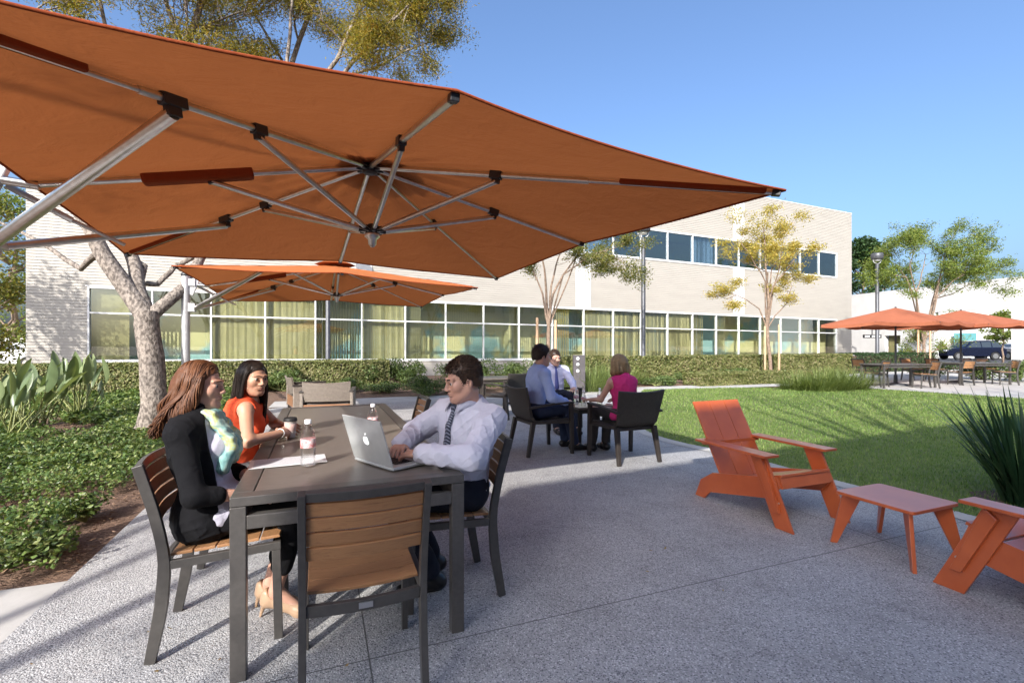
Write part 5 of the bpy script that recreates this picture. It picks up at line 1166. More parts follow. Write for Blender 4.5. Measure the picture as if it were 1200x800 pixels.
def person(label, group, hips, heading, neck, head, hfwd, sh, elbow, wrist, handd, handn, curl, knee, ankle, toe, male, skin, h=.004, hs=1.0, wear=None, roll=(0,0,1), lipc=(.36,.13,.10), hairm=None, hairstyle=None, seed=1, bulk=1.0):
    rr = random.Random(seed); hips = np.array(hips); neck = np.array(neck); root = thing('person', label, 'person', (hips[0], hips[1], 0), 0, group); org = (hips[0], hips[1], 0)
    u = unit(neck-hips); f = np.array([heading[0], heading[1], 0.0]); f = unit(f-u*(f@u)); r = np.cross(f, u); Rt = np.stack([r, f, u], 1); Lsp = np.linalg.norm(neck-hips)
    allp = np.array([hips, neck, head]+list(sh)+list(elbow)+list(wrist)+list(knee)+list(ankle)); lo = allp.min(0)-.24; hi = allp.max(0)+.24; lo[2] = -.01
    T_ = lambda t, x=0, y=0: hips+u*Lsp*t+r*x+f*y
    hj = [hips+r*.088*q+f*.02 for q in (1, -1)]
    Rd = dict(ua=(.050,.041), fa=(.042,.028), th=(.086,.060), sk=(.056,.036)) if male else dict(ua=(.041,.034), fa=(.034,.023), th=(.080,.053), sk=(.050,.030))
    def torso(F, inf, arms=True):
        k = .05
        if male: E = ((.02,(.165,.118,.105)), (.36,(.150,.108,.14)), (.70,(.168,.116,.165)))
        else: E = ((.02,(.168,.118,.105)), (.36,(.122,.092,.14)), (.70,(.140,.100,.15)))
        for t, rd in E: F.put(ell(T_(t, 0, -.012 if t > .5 else 0), np.array(rd)*bulk, Rt, inf), k)
        if not male:
            for q in (-1, 1): F.put(ell(T_(.66, q*.062, .072), (.052,.045,.055), Rt, inf), .035)
        for q in (0, 1):
            F.put(cone(T_(.90, (1-2*q)*.05, -.01), np.array(sh[q]), .062+inf, (.052 if male else .043)+inf), .05)
        F.put(cone(T_(.86, 0, -.02), neck+u*.02-f*.005, .075+inf, .052+inf), .04)
    def arm(F, q, inf, upto=1.0, e0=0.0):
        s0, e, w_ = np.array(sh[q]), np.array(elbow[q]), np.array(wrist[q]); F.put(cone(s0, e, Rd['ua'][0]+inf, Rd['ua'][1]+inf*1.1), .03)
        if upto > 0: x = e+(w_-e)*upto; F.put(cone(e, x, Rd['fa'][0]+inf*1.1, Rd['fa'][0]+(Rd['fa'][1]-Rd['fa'][0])*upto+inf), .02)
    def legs(F, inf, upto=1.0, flare=0):
        for q in (0, 1):
            kn, an = np.array(knee[q]), np.array(ankle[q]); F.put(cone(hj[q], kn, Rd['th'][0]+inf, Rd['th'][1]+inf), .04); x = kn+(an-kn)*upto
            md = kn+(x-kn)*.35+unit(np.cross(r, kn-an))*0; F.put(cone(kn, md, Rd['th'][1]-.006+inf, Rd['sk'][0]+inf), .03); F.put(cone(md, x, Rd['sk'][0]+inf, Rd['sk'][0]+(Rd['sk'][1]-Rd['sk'][0])*upto+inf+flare), .02)
    Rh = frame(hfwd, roll)
    F = Field(lo, hi, h); torso(F, 0); legs(F, 0)
    for q in (0, 1):
        arm(F, q, 0); hand(F, wrist[q], handd[q], handn[q], 1-2*q, curl[q], s=(1.0 if male else .9)*max(1, (h/.0045)**.5))
        an = np.array(ankle[q]); t_ = unit(np.array(toe[q])); hl_ = an[2] > .11; F.put(cone(an+vec(0,0,-.01), (an+t_*.12)*vec(1,1,0)+vec(0,0,.032 if hl_ else .04), .030 if hl_ else .036, .020 if hl_ else .026), .02); F.put(cone(an+vec(0,0,-.03), an-t_*.03+vec(0,0,-.05), .026, .024), .02)
    nc = np.array(head)+Rh@vec(0,-.028,-.07)*hs; F.put(cone(neck-u*.01, nc, .060 if male else .049, .054 if male else .044), .03)
    hd = np.array(head); P_ = head_put(F, hd, Rh, hs, male); body = F.mesh('body', skin, root, org)
    face_bits(P_, Rh, hs, root, org, male, hairm, lipc, skin)
    return dict(root=root, org=org, lo=lo, hi=hi, h=h, torso=torso, arm=arm, legs=legs, T=T_, Rt=Rt, u=u, f=f, r=r, hips=hips, neck=neck, head=hd, Rh=Rh, P=P_, hs=hs, Lsp=Lsp, rr=rr, ankle=ankle, toe=toe, wrist=wrist, elbow=elbow, sh=sh, knee=knee, seed=seed, male=male)
def shirt(D, m, inf=.012, sleeve=1.0, hem=.04, folds=.0035, neckcut=.0, name='shirt', lower=None):
    F = Field(D['lo'], D['hi'], D['h']); D['torso'](F, inf); 
    if sleeve is not None:
        for q in (0, 1): D['arm'](F, q, inf*1.15, sleeve)
        if sleeve > .9:
            for q in (0, 1): w_ = np.array(D['wrist'][q]); e = np.array(D['elbow'][q]); d = unit(w_-e); F.put(cone(w_-d*.05, w_-d*.005, .034+inf*.6, .034+inf*.5), .006)
    F.fold(folds, seed=D['seed']); F.cut(D['T'](hem), -D['u']); F.cut(D['neck']+D['u']*(.035-neckcut)-D['f']*0, unit(D['u']+D['f']*(.45 if neckcut == 0 else .9)))
    # hollow the neck so that the skin shows
    F.put(cone(D['neck']-D['u']*.005+D['f']*.006, D['neck']+D['u']*.10+D['f']*.03, .056 if D['male'] else .052, .075), .004, 's')
    D['shirtF'] = F; return F.mesh(name, m, D['root'], D['org'])
def sleeveless(D, m, inf=.010, hem=-.02, name='top', folds=.003, vneck=.05):
    F = Field(D['lo'], D['hi'], D['h']); D['torso'](F, inf)
    for q in (0, 1):
        s0 = np.array(D['sh'][q]); n_ = unit((s0-D['neck'])+D['u']*.05); F.put(cone(s0+n_*.055-D['u']*.05, s0+n_*.075+D['u']*.06, .070, .070), .008, 's')
    F.fold(folds, seed=D['seed']); F.cut(D['T'](hem), -D['u']); F.put(cone(D['neck']+D['f']*.02-D['u']*vneck*.4, D['neck']+D['u']*.12+D['f']*.06, .058, .11), .006, 's')
    D['shirtF'] = F; return F.mesh(name, m, D['root'], D['org'])
def trousers(D, m, inf=.012, upto=.93, flare=.010, folds=.0035, name='trousers'):
    F = Field(D['lo'], D['hi'], D['h'])
    for t, rd in ((.02, (.165,.116,.105)), (.16, (.152,.106,.08))): F.put(ell(D['T'](t), rd, D['Rt'], inf*.6), .05)
    D['legs'](F, inf, upto, flare); F.fold(folds, (30,30,26), D['seed']+3); F.cut(D['T'](.20), D['u']); return F.mesh(name, m, D['root'], D['org'])
def shoes(D, m, heel=0.0, cuton=.035, name='shoe'):
    for q in (0, 1):
        an = np.array(D['ankle'][q]); t = unit(np.array(D['toe'][q])); s_ = np.cross(t, vec(0,0,1)); lo = an-.24; hi = an+.24; F = Field(lo, hi, .004); z0 = 0
        g = an*vec(1,1,0)
        if heel == 0:
            F.put(cone(g-t*.045+vec(0,0,.045), g+t*.06+vec(0,0,.045), .040, .040), .02); F.put(cone(g+t*.06+vec(0,0,.04), g+t*.165+vec(0,0,.028), .040, .027), .03); F.put(cone(g-t*.03+vec(0,0,.05), an-t*.01+vec(0,0,-.005), .042, .042), .02)
            F.put(ell(g+t*.06+vec(0,0,-.012), (.05,.16,.02), np.stack([s_, t, vec(0,0,1)], 1)), .01); F.cut(g+vec(0,0,.001), vec(0,0,-1)); F.cut(an+vec(0,0,.02), vec(0,0,1))
        else:
            F.put(cone(an-t*.02+vec(0,0,-.05), g+t*.12+vec(0,0,.028), .036, .030), .02); F.put(cone(g+t*.11+vec(0,0,.024), g+t*.175+vec(0,0,.014), .031, .012), .02)
            F.put(cone(an-t*.04+vec(0,0,-.02), an-t*.045+vec(0,0,-.055), .030, .032), .02); F.put(cone(an+t*.05+vec(0,0,.02), an+t*.09+vec(0,0,.03), .040, .045), .01, 's'); F.put(cone(an+vec(0,0,-.005), an+vec(0,0,.08), .034, .06), .01, 's')
            F.put(cone(an-t*.055+vec(0,0,-.06), g-t*.075+vec(0,0,.004), .014, .006), .012); F.cut(g, vec(0,0,-1))
        F.mesh(name, m, D['root'], D['org'])
def collar(D, m):
    o = Vector(D['org']); mb = MB(); n = 25; vs = []; c = D['neck']+D['u']*.026+D['f']*.006; w_ = .066
    for i in range(n):
        a = -2.72+5.44*i/(n-1); fr = abs(a)/2.72; d = D['r']*math.sin(a)-D['f']*math.cos(a)*1.02
        up = D['u']*(.046-.014*fr**2); top = c+d*w_+up+D['f']*(.012*fr); bot = c+d*(w_+.016+.006*fr)-D['u']*(.008+.050*fr**6)+D['f']*(.014*fr+.020*fr**6)
        ins = c+d*(w_-.006)+D['u']*-.01+D['f']*.01*fr
        vs += [Vector(ins)-o, Vector(top)-o, Vector(bot)-o]
    mb.add(vs, [(3*i+j, 3*i+3+j, 3*i+4+j, 3*i+1+j) for i in range(n-1) for j in range(2)], 0, True); ob = mb.build('collar', m, D['root']); s_ = ob.modifiers.new('Solid', 'SOLIDIFY'); s_.thickness = .0035; s_.offset = 1; return ob
def tie(D, m, end=.22):
    o = Vector(D['org']); F = D['shirtF']; rows = []
    for i in range(12):
        t = i/11; p = D['T'](.985-(.985-end)*t); q = F.front(p, D['f'], .3, -.02)+D['f']*(.007 if i else .012); w_ = .017 if i == 0 else .013+.026*t
        rows.append((q, w_))
    mb = MB(); vs = []
    for q, w_ in rows: vs += [Vector(q-D['r']*w_-D['f']*.004)-o, Vector(q+D['f']*.003)-o, Vector(q+D['r']*w_-D['f']*.004)-o]
    vs.append(Vector(rows[-1][0]-D['u']*.035)-o); k = len(rows)
    mb.add(vs, [(3*i+j, 3*i+3+j, 3*i+4+j, 3*i+1+j) for i in range(k-1) for j in range(2)]+[(3*k-3, 3*k, 3*k-2), (3*k-2, 3*k, 3*k-1)], 0, True)
    ob = mb.build('tie', m, D['root']); s_ = ob.modifiers.new('Solid', 'SOLIDIFY'); s_.thickness = .004; s_.offset = 0
    kb = MB(); q = rows[0][0]; kb.prism([(-.019,.016),(.019,.016),(.012,-.022),(-.012,-.022)], .016, (Vector(q+D['u']*.006+D['f']*.003)-o, Vector(D['r']), Vector(D['u']), Vector(D['f']))); kb.build('tie_knot', m, ob, .004)
def short_hair(D, m, line=None, thick=.014, top=.008, tuft=900, sweep=(.4, .2)):
    hd, Rh, s, P_ = D['head'], D['Rh'], D['hs'], D['P']; F = Field(hd-.17, hd+.17, min(.0035, D['h'])); hair_cap(F, P_, Rh, s, None, thick, top=top)
    line = line or [(-.12,-.050), (-.06,-.042), (-.022,-.024), (-.008,.010), (.006,.012), (.012,-.018), (.026,-.022), (.034,.020), (.052,.050), (.075,.064), (.12,.070)]
    F.fold(.0025, (150,60,110), D['seed']); cut_face(F, hd, Rh, s, line); hr = F.mesh('hair', m, D['root'], D['org'])
    mb = MB(); o = Vector(D['org']); rr = D['rr']; ys = [a for a, _ in line]; zs = [b for _, b in line]
    for k in range(tuft):
        a = rr.uniform(0, 2*PI); ph = math.acos(rr.uniform(-.55, 1)); d = np.array([math.sin(ph)*math.cos(a), math.sin(ph)*math.sin(a), math.cos(ph)]); p = vec(0,-.017,.036+top/2)+d*vec(.074+thick, .095+thick, .084+thick+top)*.985
        if p[2] < np.interp(p[1], ys, zs)+.004: continue
        g = vec(rr.gauss(0,.3)+sweep[1]*1.0, -.5+sweep[0]*2*(p[1] > .02), -.35+.5*(p[2] > .08)); g = g-d*(g@d); g = unit(g+d*.35); ln = rr.uniform(.012, .024)*(1.25 if p[2] > .07 else .8); q0 = Vector(P_(*p))-o; q1 = Vector(P_(*(p+g*ln*.55+d*.002)))-o; q2 = Vector(P_(*(p+g*ln-d*.002)))-o
        mb.tube([q0, q1, q2], [.0022*s, .0018*s, .0006*s], 4, cap=False)
    mb.build('strands', m, hr, fix=False)
SKIN1 = skinmat('fair_skin', (.56,.34,.25)); SKIN2 = skinmat('light_tan_skin', (.52,.31,.21)); SKIN3 = skinmat('pale_skin', (.58,.36,.27))
HAIR_BRUN = hairmat('chestnut_hair', (.050,.018,.009), (.19,.078,.034)); HAIR_BLK = hairmat('black_hair', (.010,.008,.007), (.045,.034,.028), .32); HAIR_DK = hairmat('dark_brown_hair', (.018,.011,.008), (.06,.034,.02), .45); HAIR_BLO = hairmat('blonde_hair', (.20,.13,.065), (.48,.34,.19))
NAVY = cloth('navy_trouser_cloth', (.012,.014,.024), (.02,.023,.036)); BLACKC = cloth('black_knit', (.004,.004,.005), (.008,.008,.010), 6, .95); GREYC = cloth('grey_trouser_cloth', (.10,.10,.105), (.16,.16,.165), 30); WHITE_S = cloth('lavender_white_shirt', (.56,.56,.66), (.62,.62,.72)); BLUE_S = cloth('blue_shirt', (.36,.46,.78), (.40,.51,.84)); LAV_S = cloth('pale_lavender_shirt', (.58,.56,.72), (.63,.61,.77))
ORANGE_T = cloth('orange_red_blouse', (.72,.085,.03), (.80,.11,.04)); PINK_T = cloth('pink_top', (.56,.03,.16), (.64,.04,.20)); LAV_T = cloth('pale_lilac_top', (.52,.50,.60), (.60,.58,.68)); SHOE_B = mat('black_leather', (.012,.011,.011), .35); SHOE_N = mat('nude_leather', (.50,.33,.21), .35)
def tie_mat(name, a, b):
    m = mat(name, a, .5); w_ = N(m, 'ShaderNodeTexWave', wave_type='BANDS', bands_direction='DIAGONAL'); w_.inputs['Scale'].default_value = 32; L(m, coords(m), w_.inputs['Vector']); L(m, ramp(m, w_.outputs['Fac'], [(.55, a), (.62, b)], 'CONSTANT'), bsdf(m).inputs['Base Color']); return m
PG_ = 'people seated on the terrace'
def V3(p): return np.array([p[0], p[1], p[2]], float)
# --- man typing on the laptop
D = person('man in a pale lavender shirt and striped tie typing on the laptop', PG_, (-.285,2.725,.535), (-.68,-.73), (-.250,2.690,1.005), (-.268,2.628,1.142), (-.85,-.47,-.17),
    [(-.385,2.800,.950), (-.105,2.555,.950)], [(-.575,2.855,.825), (-.185,2.325,.795)], [(-.600,2.635,.800), (-.450,2.425,.795)], [(-.05,-.97,-.12), (-.92,.32,-.08)], [(0,-.1,1), (0,-.1,1)], [(.35,.45,.45,.5), (.35,.4,.5,.5)],
    [(-.66,2.71,.555), (-.62,2.47,.555)], [(-.47,2.86,.085), (-.44,2.64,.085)], [(-.93,-.37,0), (-.93,-.3,0)], True, SKIN1, .0036, .95, hairm=HAIR_DK, seed=2, lipc=(.40,.17,.13))
shirt(D, WHITE_S, .017, 1.0, .05, .0075); collar(D, WHITE_S); tie(D, tie_mat('navy_striped_tie', (.02,.025,.05), (.20,.22,.28)), .25); trousers(D, NAVY); shoes(D, SHOE_B); short_hair(D, HAIR_DK, thick=.009, top=.008, tuft=1700, sweep=(.5,-.3))
# --- woman in the black cardigan
D = person('woman with long chestnut hair in a black cardigan and a pastel scarf', PG_, (-1.43,2.305,.535), (.93,.37), (-1.515,2.315,1.005), (-1.505,2.335,1.142), (.97,.16,-.05),
    [(-1.480,2.155,.945), (-1.575,2.465,.945)], [(-1.372,2.085,.685), (-1.53,2.56,.69)], [(-1.225,2.245,.645), (-1.25,2.45,.65)], [(.90,.40,-.15), (.9,-.35,-.15)], [(.2,-.4,.9), (.2,.3,.9)], [.5, .5],
    [(-1.05,2.36,.560), (-1.10,2.53,.56)], [(-1.165,2.385,.135), (-1.235,2.465,.135)], [(.97,.05,0), (.95,-.05,0)], False, SKIN1, .0036, .98, hairm=HAIR_BRUN, seed=3, lipc=(.45,.14,.13))
F = Field(D['lo'], D['hi'], D['h']); D['torso'](F, .010); F.put(ell(D['T'](.03, 0, .05), (.165,.12,.10), D['Rt'], .012), .05); F.fold(.0035, seed=5); F.cut(D['T'](-.16), -D['u']); F.put(cone(D['neck']+D['f']*.02-D['u']*.03, D['neck']+D['u']*.12+D['f']*.06, .06, .10), .006, 's'); D['shirtF'] = F; F.mesh('top', LAV_T, D['root'], D['org'])
F = Field(D['lo'], D['hi'], D['h']); D['torso'](F, .020)
F.put(ell(D['T'](.02, 0, -.02), (.168,.115,.13), D['Rt'], .020), .05); F.fold(.006, seed=9)
F.put(cone(D['neck'], D['neck']+D['u']*.1, .062, .075), .006, 's'); F.cut(D['hips']+D['f']*.062, unit(D['f']+D['u']*.02), 0)
for q in (0, 1): D['arm'](F, q, .012, .40)
G_ = Field(D['lo'], D['hi'], D['h'])
F.cut(D['T'](-.24), -D['u'])
for q in (0, 1): e, w_ = np.array(D['elbow'][q]), np.array(D['wrist'][q])
F.mesh('cardigan', BLACKC, D['root'], D['org'])
sm_ = mat('pastel_scarf', (.4,.5,.45), .8); nz = noise_t(sm_, coords(sm_, (1,1,.7)), 8.5, 3, .55, .8); L(sm_, ramp(sm_, nz, [(.32, (.08,.22,.25)), (.43, (.22,.42,.40)), (.52, (.42,.52,.42)), (.57, (.48,.52,.17)), (.61, (.36,.50,.44)), (.67, (.16,.40,.42)), (.75, (.08,.20,.33))]), bsdf(sm_).inputs['Base Color']); L(sm_, bump(sm_, noise_t(sm_, coords(sm_, (30,30,6)), 1.2, 3), .4, .01), bsdf(sm_).inputs['Normal'])
F = Field(D['lo'], D['hi'], D['h']); ring = []
for i in range(13):
    a = 2*PI*i/12; d = D['r']*math.sin(a)-D['f']*math.cos(a); ring.append(D['neck']+d*np.array(.070+.012*(math.cos(a) < 0))+D['u']*(-.004+.020*math.cos(a))+D['f']*.012)
chain(F, ring, [.025]*13, .012)
for sx, e in ((.060, .44), (-.045, .50)):
    pts = []
    for i in range(7): t = i/6; p = D['T'](.96-(.96-e)*t, sx*(1+.3*t)); pts.append(D['shirtF'].front(p, D['f'], .3, -.02)+D['f']*.012)
    chain(F, pts, [.024, .026, .027, .027, .026, .028, .030], .018)
    for off in (-.028, .028): chain(F, [p+D['r']*off for p in pts], [.018]*7, .012)
F.fold(.0045, (60,60,45), 4); F.mesh('scarf', sm_, D['root'], D['org'])
trousers(D, BLACKC, .010, .70, .004); shoes(D, SHOE_N, 1.0)
def brun_paths(rr):
    side = rr.choice((-1, 1, 1)); az = rr.uniform(.0, 1.0); y0 = .054-.125*az; x0 = -.010+rr.uniform(-.006, .006); e = rr.uniform(0, .016); k = 1-.55*max(0, az-.55)*1.6; lo_ = rr.uniform(-.255, -.185)
    y1 = .044-.118*az; y2 = .030-.125*az; y3 = .024-.135*az
    return [(x0, y0+.006, scalp_z(x0, y0+.006, .004+e*.5)), (x0+side*.030, y0, scalp_z(.030, y0, .007+e*.6)), (x0+side*.054, y0-.006, scalp_z(.054, y0-.006, .008+e)), (side*scalp_x(y1, .045, .007+e)*k, y1, .045), (side*(.082+e)*k, y2, -.025), (side*(.086+e*1.5)*k, y3-.008-.018*az, -.085), (side*(.090+e*2)*k, y3-.018-.02*rr.random(), -.145), (side*(.084+e*2.5)*(1-.4*max(0, az-.6)), y3-.022-.025*rr.random(), lo_)]
hd = D['head']; F = Field(hd-.36, hd+.19, .0042); hair_cap(F, D['P'], D['Rh'], D['hs'], None, .003, top=.0)
F.put(ell(D['P'](0,-.085,-.08), np.array([.078,.050,.13])*D['hs'], D['Rh']), .03); F.put(ell(D['P'](0,-.11,-.17), np.array([.072,.045,.085])*D['hs'], D['Rh']), .03); F.fold(.004, (60,60,25), 2)
cut_face(F, hd, D['Rh'], D['hs'], [(-.3,-.4), (-.05,-.30), (-.03,-.09), (.0,-.055), (.022,-.02), (.042,.030), (.065,.062), (.09,.075), (.3,.09)])
hr = F.mesh('hair', HAIR_BRUN, D['root'], D['org']); locks(hr, D['org'], D['P'], D['hs'], HAIR_BRUN, brun_paths, 2400, random.Random(8), .020, .0021, 11)
# --- woman in the orange top
D = person('woman with long straight black hair in an orange sleeveless blouse holding a paper cup', PG_, (-1.80,3.165,.535), (.93,.30), (-1.70,3.115,.995), (-1.655,3.085,1.128), (.86,-.44,-.10),
    [(-1.635,2.965,.945), (-1.745,3.265,.945)], [(-1.545,2.825,.775), (-1.665,3.395,.785)], [(-1.455,3.035,.785), (-1.545,3.275,.79)], [(.0,.98,.0), (.80,-.45,.02)], [(.55,-.35,.6), (-.3,-.6,.65)], [(.55,.6,.65,.65), (.6,.6,.65,.65)],
    [(-1.38,3.20,.56), (-1.42,3.38,.56)], [(-1.42,3.22,.10), (-1.45,3.40,.10)], [(.93,.3,0), (.93,.3,0)], False, SKIN2, .0040, .93, hairm=HAIR_BLK, seed=4, lipc=(.46,.15,.13))
sleeveless(D, ORANGE_T, .014, -.04, 'blouse', .0045, .03); trousers(D, GREYC, .012); shoes(D, SHOE_B)
mb = MB(); w_ = D['wrist'][0]; mb.tube([Vector(w_)-Vector(D['org'])+Vector((math.cos(a)*.029, -.01+.006*math.sin(a), math.sin(a)*.029)) for a in [2*PI*i/14 for i in range(15)]], .003, 6); mb.build('bracelet', M['alu'], D['root'])
def blk_paths(rr):
    side = rr.choice((-1, 1)); az = rr.uniform(.0, 1.0); y0 = .054-.125*az; e = rr.uniform(0, .012); lo_ = rr.uniform(-.36, -.28) if az < .8 else rr.uniform(-.40, -.30); y1 = .046-.118*az; y2 = .036-.115*az; x0 = rr.uniform(-.004, .004)
    return [(x0, y0+.005, scalp_z(x0, y0+.005, .003+e*.4)), (side*.032, y0, scalp_z(.032, y0, .005+e*.5)), (side*.056, y0-.004, scalp_z(.056, y0-.004, .006+e)), (side*scalp_x(y1, .045, .006+e), y1, .045), (side*(.078+e), y2, -.030), (side*(.080+e), .038-.115*az, -.10), (side*(.081+e*1.2), .036-.12*az, -.18), (side*(.080+e*1.5), .034-.12*az, lo_)]
hd = D['head']; F = Field(hd-.38, hd+.19, .0042); hair_cap(F, D['P'], D['Rh'], D['hs'], None, .002, top=.0); F.put(ell(D['P'](0,-.075,-.12), np.array([.072,.036,.18])*D['hs'], D['Rh']), .03); F.fold(.003, (90,90,8), 3)
cut_face(F, hd, D['Rh'], D['hs'], [(-.3,-.4), (-.04,-.34), (-.02,-.09), (.012,-.05), (.035,-.01), (.050,.035), (.070,.064), (.09,.075), (.3,.09)])
hr = F.mesh('hair', HAIR_BLK, D['root'], D['org']); locks(hr, D['org'], D['P'], D['hs'], HAIR_BLK, blk_paths, 2000, random.Random(5), .006, .0019, 6)
# --- man in the plain blue shirt
D = person('man in a plain blue shirt seen side-on, sitting with hands in his lap', PG_, (.285,6.08,.515), (.93,.37), (.335,6.06,1.045), (.375,6.05,1.195), (.95,.25,-.05),
    [(.405,5.875,.985), (.275,6.225,.985)], [(.475,5.80,.715), (.37,6.36,.72)], [(.665,5.99,.635), (.62,6.23,.63)], [(.8,.5,-.1), (.85,-.4,-.1)], [(.1,-.4,.9), (.1,.3,.9)], [.5, .5],
    [(.695,6.13,.545), (.66,6.33,.545)], [(.80,6.15,.085), (.70,6.38,.085)], [(.95,.2,0), (.9,.35,0)], True, SKIN1, .0055, 1.06, hairm=HAIR_DK, seed=6)
shirt(D, BLUE_S, .014, 1.0, .05, .006); collar(D, BLUE_S); trousers(D, cloth('dark_denim', (.02,.03,.065), (.03,.042,.085))); shoes(D, SHOE_B); short_hair(D, HAIR_DK, thick=.014, tuft=600)
# --- man in the blue tie
D = person('man in a pale shirt and blue tie facing the viewer beyond the side table', PG_, (.70,7.93,.515), (.25,-.97), (.685,7.95,.985), (.700,7.905,1.118), (.40,-.91,-.06),
    [(.505,7.895,.925), (.865,7.975,.925)], [(.44,7.82,.69), (.98,7.86,.72)], [(.56,7.62,.64), (.975,7.62,.665)], [(.3,-.9,-.1), (.0,-.97,-.1)], [(0,-.1,1), (0,-.1,1)], [.4, .4],
    [(.68,7.50,.54), (.93,7.52,.54)], [(.68,7.32,.085), (.98,7.36,.085)], [(.2,-.97,0), (.3,-.95,0)], True, SKIN3, .006, 1.04, hairm=HAIR_DK, seed=7)
shirt(D, LAV_S, .014, 1.0, .05, .006); collar(D, LAV_S); tie(D, tie_mat('blue_tie', (.08,.09,.30), (.14,.16,.40)), .25); trousers(D, NAVY); shoes(D, SHOE_B); short_hair(D, HAIR_DK, thick=.013, tuft=400)
# --- woman in the pink top
D = person('blonde woman in a pink sleeveless top sitting with her back to the viewer', PG_, (1.335,5.70,.515), (-.37,.93), (1.305,5.72,.955), (1.27,5.765,1.085), (-.50,.85,-.05),
    [(1.455,5.785,.905), (1.160,5.660,.905)], [(1.50,5.93,.69), (1.055,5.745,.69)], [(1.34,6.10,.66), (.965,5.955,.665)], [(-.6,.75,-.1), (-.4,.9,-.05)], [(0,.1,1), (0,.1,1)], [.4, .4],
    [(1.22,6.12,.545), (1.05,6.05,.545)], [(1.20,6.20,.09), (1.02,6.14,.09)], [(-.37,.93,0), (-.37,.93,0)], False, SKIN3, .0055, 1.0, hairm=HAIR_BLO, seed=8, bulk=1.08)
sleeveless(D, PINK_T, .012, -.10, 'top', .0045, .02); trousers(D, cloth('charcoal_trouser_cloth', (.03,.028,.03), (.05,.046,.048))); shoes(D, SHOE_B)
def blo_paths(rr):
    side = rr.choice((-1, 1)); az = rr.uniform(.0, 1.0); y0 = .054-.125*az; e = rr.uniform(0, .018); lo_ = rr.uniform(-.125, -.085); k = 1-.75*max(0, az-.5)*rr.random()*2; y1 = .044-.125*az
    return [(.008, y0+.006, scalp_z(.008, y0+.006, .004+e*.6)), (.008+side*.034*k, y0, scalp_z(.034*k, y0, .008+e*.7)), (side*.060*k, y0-.008, scalp_z(.060*k, y0-.008, .010+e)), (side*scalp_x(y1, .045, .010+e)*k, y1-.008*az, .045), (side*(.088+e)*k, .022-.135*az, -.030), (side*(.086+e)*k, .030-.140*az, -.080), (side*(.070+e*.6)*k, .036-.125*az, lo_)]
hd = D['head']; F = Field(hd-.2, hd+.2, .005); hair_cap(F, D['P'], D['Rh'], D['hs'], None, .018, top=.006); F.put(ell(D['P'](0,-.055,-.05), np.array([.082,.058,.065])*D['hs'], D['Rh']), .03); F.fold(.004, (70,70,20), 3)
cut_face(F, hd, D['Rh'], D['hs'], [(-.3,-.115), (-.03,-.115), (.0,-.09), (.02,-.03), (.045,.03), (.07,.062), (.3,.08)])
hr = F.mesh('hair', HAIR_BLO, D['root'], D['org']); locks(hr, D['org'], D['P'], D['hs'], HAIR_BLO, blo_paths, 1000, random.Random(15), .006, .0026, 7)

# ------------------------------------------------------------------ things on the tables
GLASSY = mat('clear_plastic', (.92,.95,.97), .05, 0, IOR=1.33, Transmission_Weight=1.0, Alpha=.42)
LABEL = noisy('bottle_label', (.62,.10,.10), (.75,.70,.70), 45, .5)
def bottle(label, loc, s=1.0, group='water bottles'):
    t = thing('water_bottle', label, 'bottle', loc, 0, group)
    mb = MB(); mb.lathe([(.027*s,0),(.031*s,.006*s),(.0315*s,.03*s),(.030*s,.036*s),(.0315*s,.044*s),(.0315*s,.075*s),(.030*s,.08*s),(.0315*s,.086*s),(.0315*s,.12*s),(.027*s,.145*s),(.016*s,.172*s),(.0125*s,.182*s),(.0125*s,.19*s)], (0,0,0), 20); mb.build('body', GLASSY, t)
    mb = MB(); mb.lathe([(.0322*s,.082*s),(.0324*s,.084*s),(.0324*s,.118*s),(.0322*s,.120*s)], (0,0,0), 20); mb.build('label', LABEL, t)
    mb = MB(); mb.lathe([(.0145*s,.186*s),(.0148*s,.188*s),(.0145*s,.203*s),(.012*s,.205*s),(.0001,.205*s)], (0,0,0), 16); mb.build('cap', M['white_plastic'], t)
def on(px, py, z): g = G(px, py, z); return (g.x, g.y, z)
ztop = TH+.0015
bottle('water bottle with a reddish label standing on the printed sheet', on(361, 545, ztop+.002), 1.12)
bottle('water bottle behind the raised lid of the laptop', on(437, 511, ztop), 1.05)
zs = .531
bottle('water bottle on the small square table, nearer the man in the plain blue shirt', (.865, 6.50, zs), 1.1); bottle('water bottle on the small square table, nearest the viewer', (.945, 6.39, zs), 1.0); bottle('water bottle on the small square table beside the arm of the blonde woman', (1.19, 6.55, zs), 1.1)
t = thing('paper_cup', 'white paper cup with a dark lid held by the woman in orange', 'cup', (-1.452, 3.165, ztop))
mb = MB(); mb.lathe([(.028,0),(.029,.002),(.039,.108),(.041,.110),(.039,.112)], (0,0,0), 22); mb.build('cup_body', mat('cup_paper', (.72,.66,.62), .7), t)
mb = MB(); mb.lathe([(.042,.106),(.0425,.116),(.040,.119),(.038,.128),(.034,.129),(.033,.124),(.0001,.124)], (0,0,0), 22); mb.build('lid', M['black'], t)
mb = MB(); mb.lathe([(.0330,.042),(.0338,.043),(.0378,.088),(.0370,.089)], (0,0,0), 22); mb.build('sleeve', mat('cup_sleeve', (.60,.42,.38), .8), t)
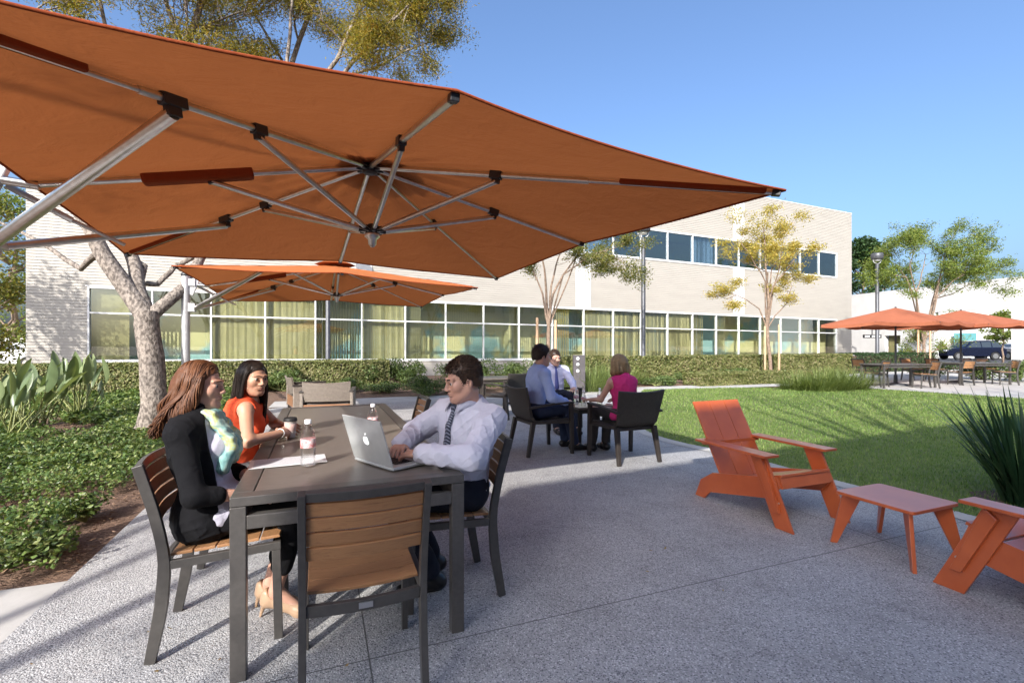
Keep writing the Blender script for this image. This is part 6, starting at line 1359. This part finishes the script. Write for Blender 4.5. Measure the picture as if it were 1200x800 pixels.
# printed sheet
t = thing('paper_sheet', 'white printed sheet of paper under the water bottle on the long table', 'paper', (0, 0, 0))
a, b, c, d = [Vector(on(x, y, ztop)) for x, y in ((304, 550), (306, 538), (374, 531), (376, 543))]
ctr = (a+b+c+d)/4; e1 = (d-a).normalized(); e2 = Vector((-e1.y, e1.x, 0)); t.location = ctr
mb = MB(); mb.prism([(-.19,-.095),(.17,-.095),(.17,.10),(-.19,.10)], .0012, ((0,0,.0006), e1, e2, (0,0,1))); mb.build('sheet', M['white_plastic'], t)
mb = MB()
for k in range(9):
    y = .082-k*.019; mb.prism([(-.17,y-.0035),(.05+.09*((k*37) % 5)/5,y-.0035),(.05+.09*((k*37) % 5)/5,y+.0025),(-.17,y+.0025)], .0004, ((0,0,.0016), e1, e2, (0,0,1)))
mb.build('printed_lines', mat('ink_grey', (.42,.41,.46), .8), t)
# laptop
hl, hr_ = Vector((-.826, 2.534, ztop)), Vector((-.565, 2.295, ztop)); hx = (hr_-hl).normalized(); hy = Vector((-hx.y, hx.x, 0))   # hy points to the man
if hy.dot(Vector((.168, .189, 0))) < 0: hy = -hy
t = thing('laptop', 'open silver laptop with a pale fruit emblem on its lid', 'laptop', (hl+hr_)/2); Lw, Ld = .355, .245
SIL = noisy('laptop_aluminium', (.50,.52,.515), (.54,.56,.555), 20, .33, .45)
mb = MB(); mb.prism([(-Lw/2,0),(Lw/2,0),(Lw/2,Ld),(-Lw/2,Ld)], .016, ((0,0,.010), hx, hy, (0,0,1))); bs = mb.build('base', SIL, t, .004)
mb = MB()
for rr_ in range(5):
    for cc in range(13): mb.prism([(-.135+cc*.0208,.045+rr_*.0205),(-.135+cc*.0208+.0172,.045+rr_*.0205),(-.135+cc*.0208+.0172,.045+rr_*.0205+.0165),(-.135+cc*.0208,.045+rr_*.0205+.0165)], .0015, ((0,0,.0192), hx, hy, (0,0,1)))
mb.build('keyboard', M['black'], bs)
tl = R(17); up = (Vector((0,0,1))*math.cos(tl)-hy*math.sin(tl)).normalized(); nb = (hx.cross(up)).normalized()
if nb.dot(hy) > 0: nb = -nb
lo_ = Vector((0,0,.020))
mb = MB(); mb.prism([(-Lw/2,0),(Lw/2,0),(Lw/2,.238),(-Lw/2,.238)], .007, (lo_, hx, up, nb)); ld_ = mb.build('lid', SIL, t, .003)
mb = MB(); mb.prism([(-Lw/2+.012,.014),(Lw/2-.012,.014),(Lw/2-.012,.228),(-Lw/2+.012,.228)], .001, (lo_-nb*.0042, hx, up, nb)); mb.build('screen', M['black'], ld_)
em = []; sc_ = .026
for i in range(40):
    a = 2*PI*i/40; x = math.cos(a)*sc_*.86*(1+.06*math.cos(2*a)); y = math.sin(a)*sc_*.92
    if abs(a-PI/2) < .5: y -= sc_*.16*math.cos((a-PI/2)/.5*PI/2)
    if abs(a-3*PI/2) < .3: y += sc_*.08*math.cos((a-3*PI/2)/.3*PI/2)
    dx, dy = x-sc_*1.12, y-sc_*.12; dd = math.hypot(dx, dy)
    if dd < sc_*.44: x = sc_*1.12+dx/dd*sc_*.44; y = sc_*.12+dy/dd*sc_*.44
    em.append((x, y))
sx_ = 1 if hx.cross(up).dot(nb) > 0 else -1
mb = MB(); mb.prism([(x*sx_, y+.118) for x, y in em], .0012, (lo_+nb*.0042, hx, up, nb)); mb.prism([((.002+px_)*sx_, .147+py_) for px_, py_ in ((0,0),(.010,.004),(.013,.014),(.004,.010))], .0012, (lo_+nb*.0042, hx, up, nb))
mb.build('emblem', mat('lit_emblem', (.9,.9,.9), .4, 0, Emission_Color=(1,1,1,1), Emission_Strength=.45), ld_)
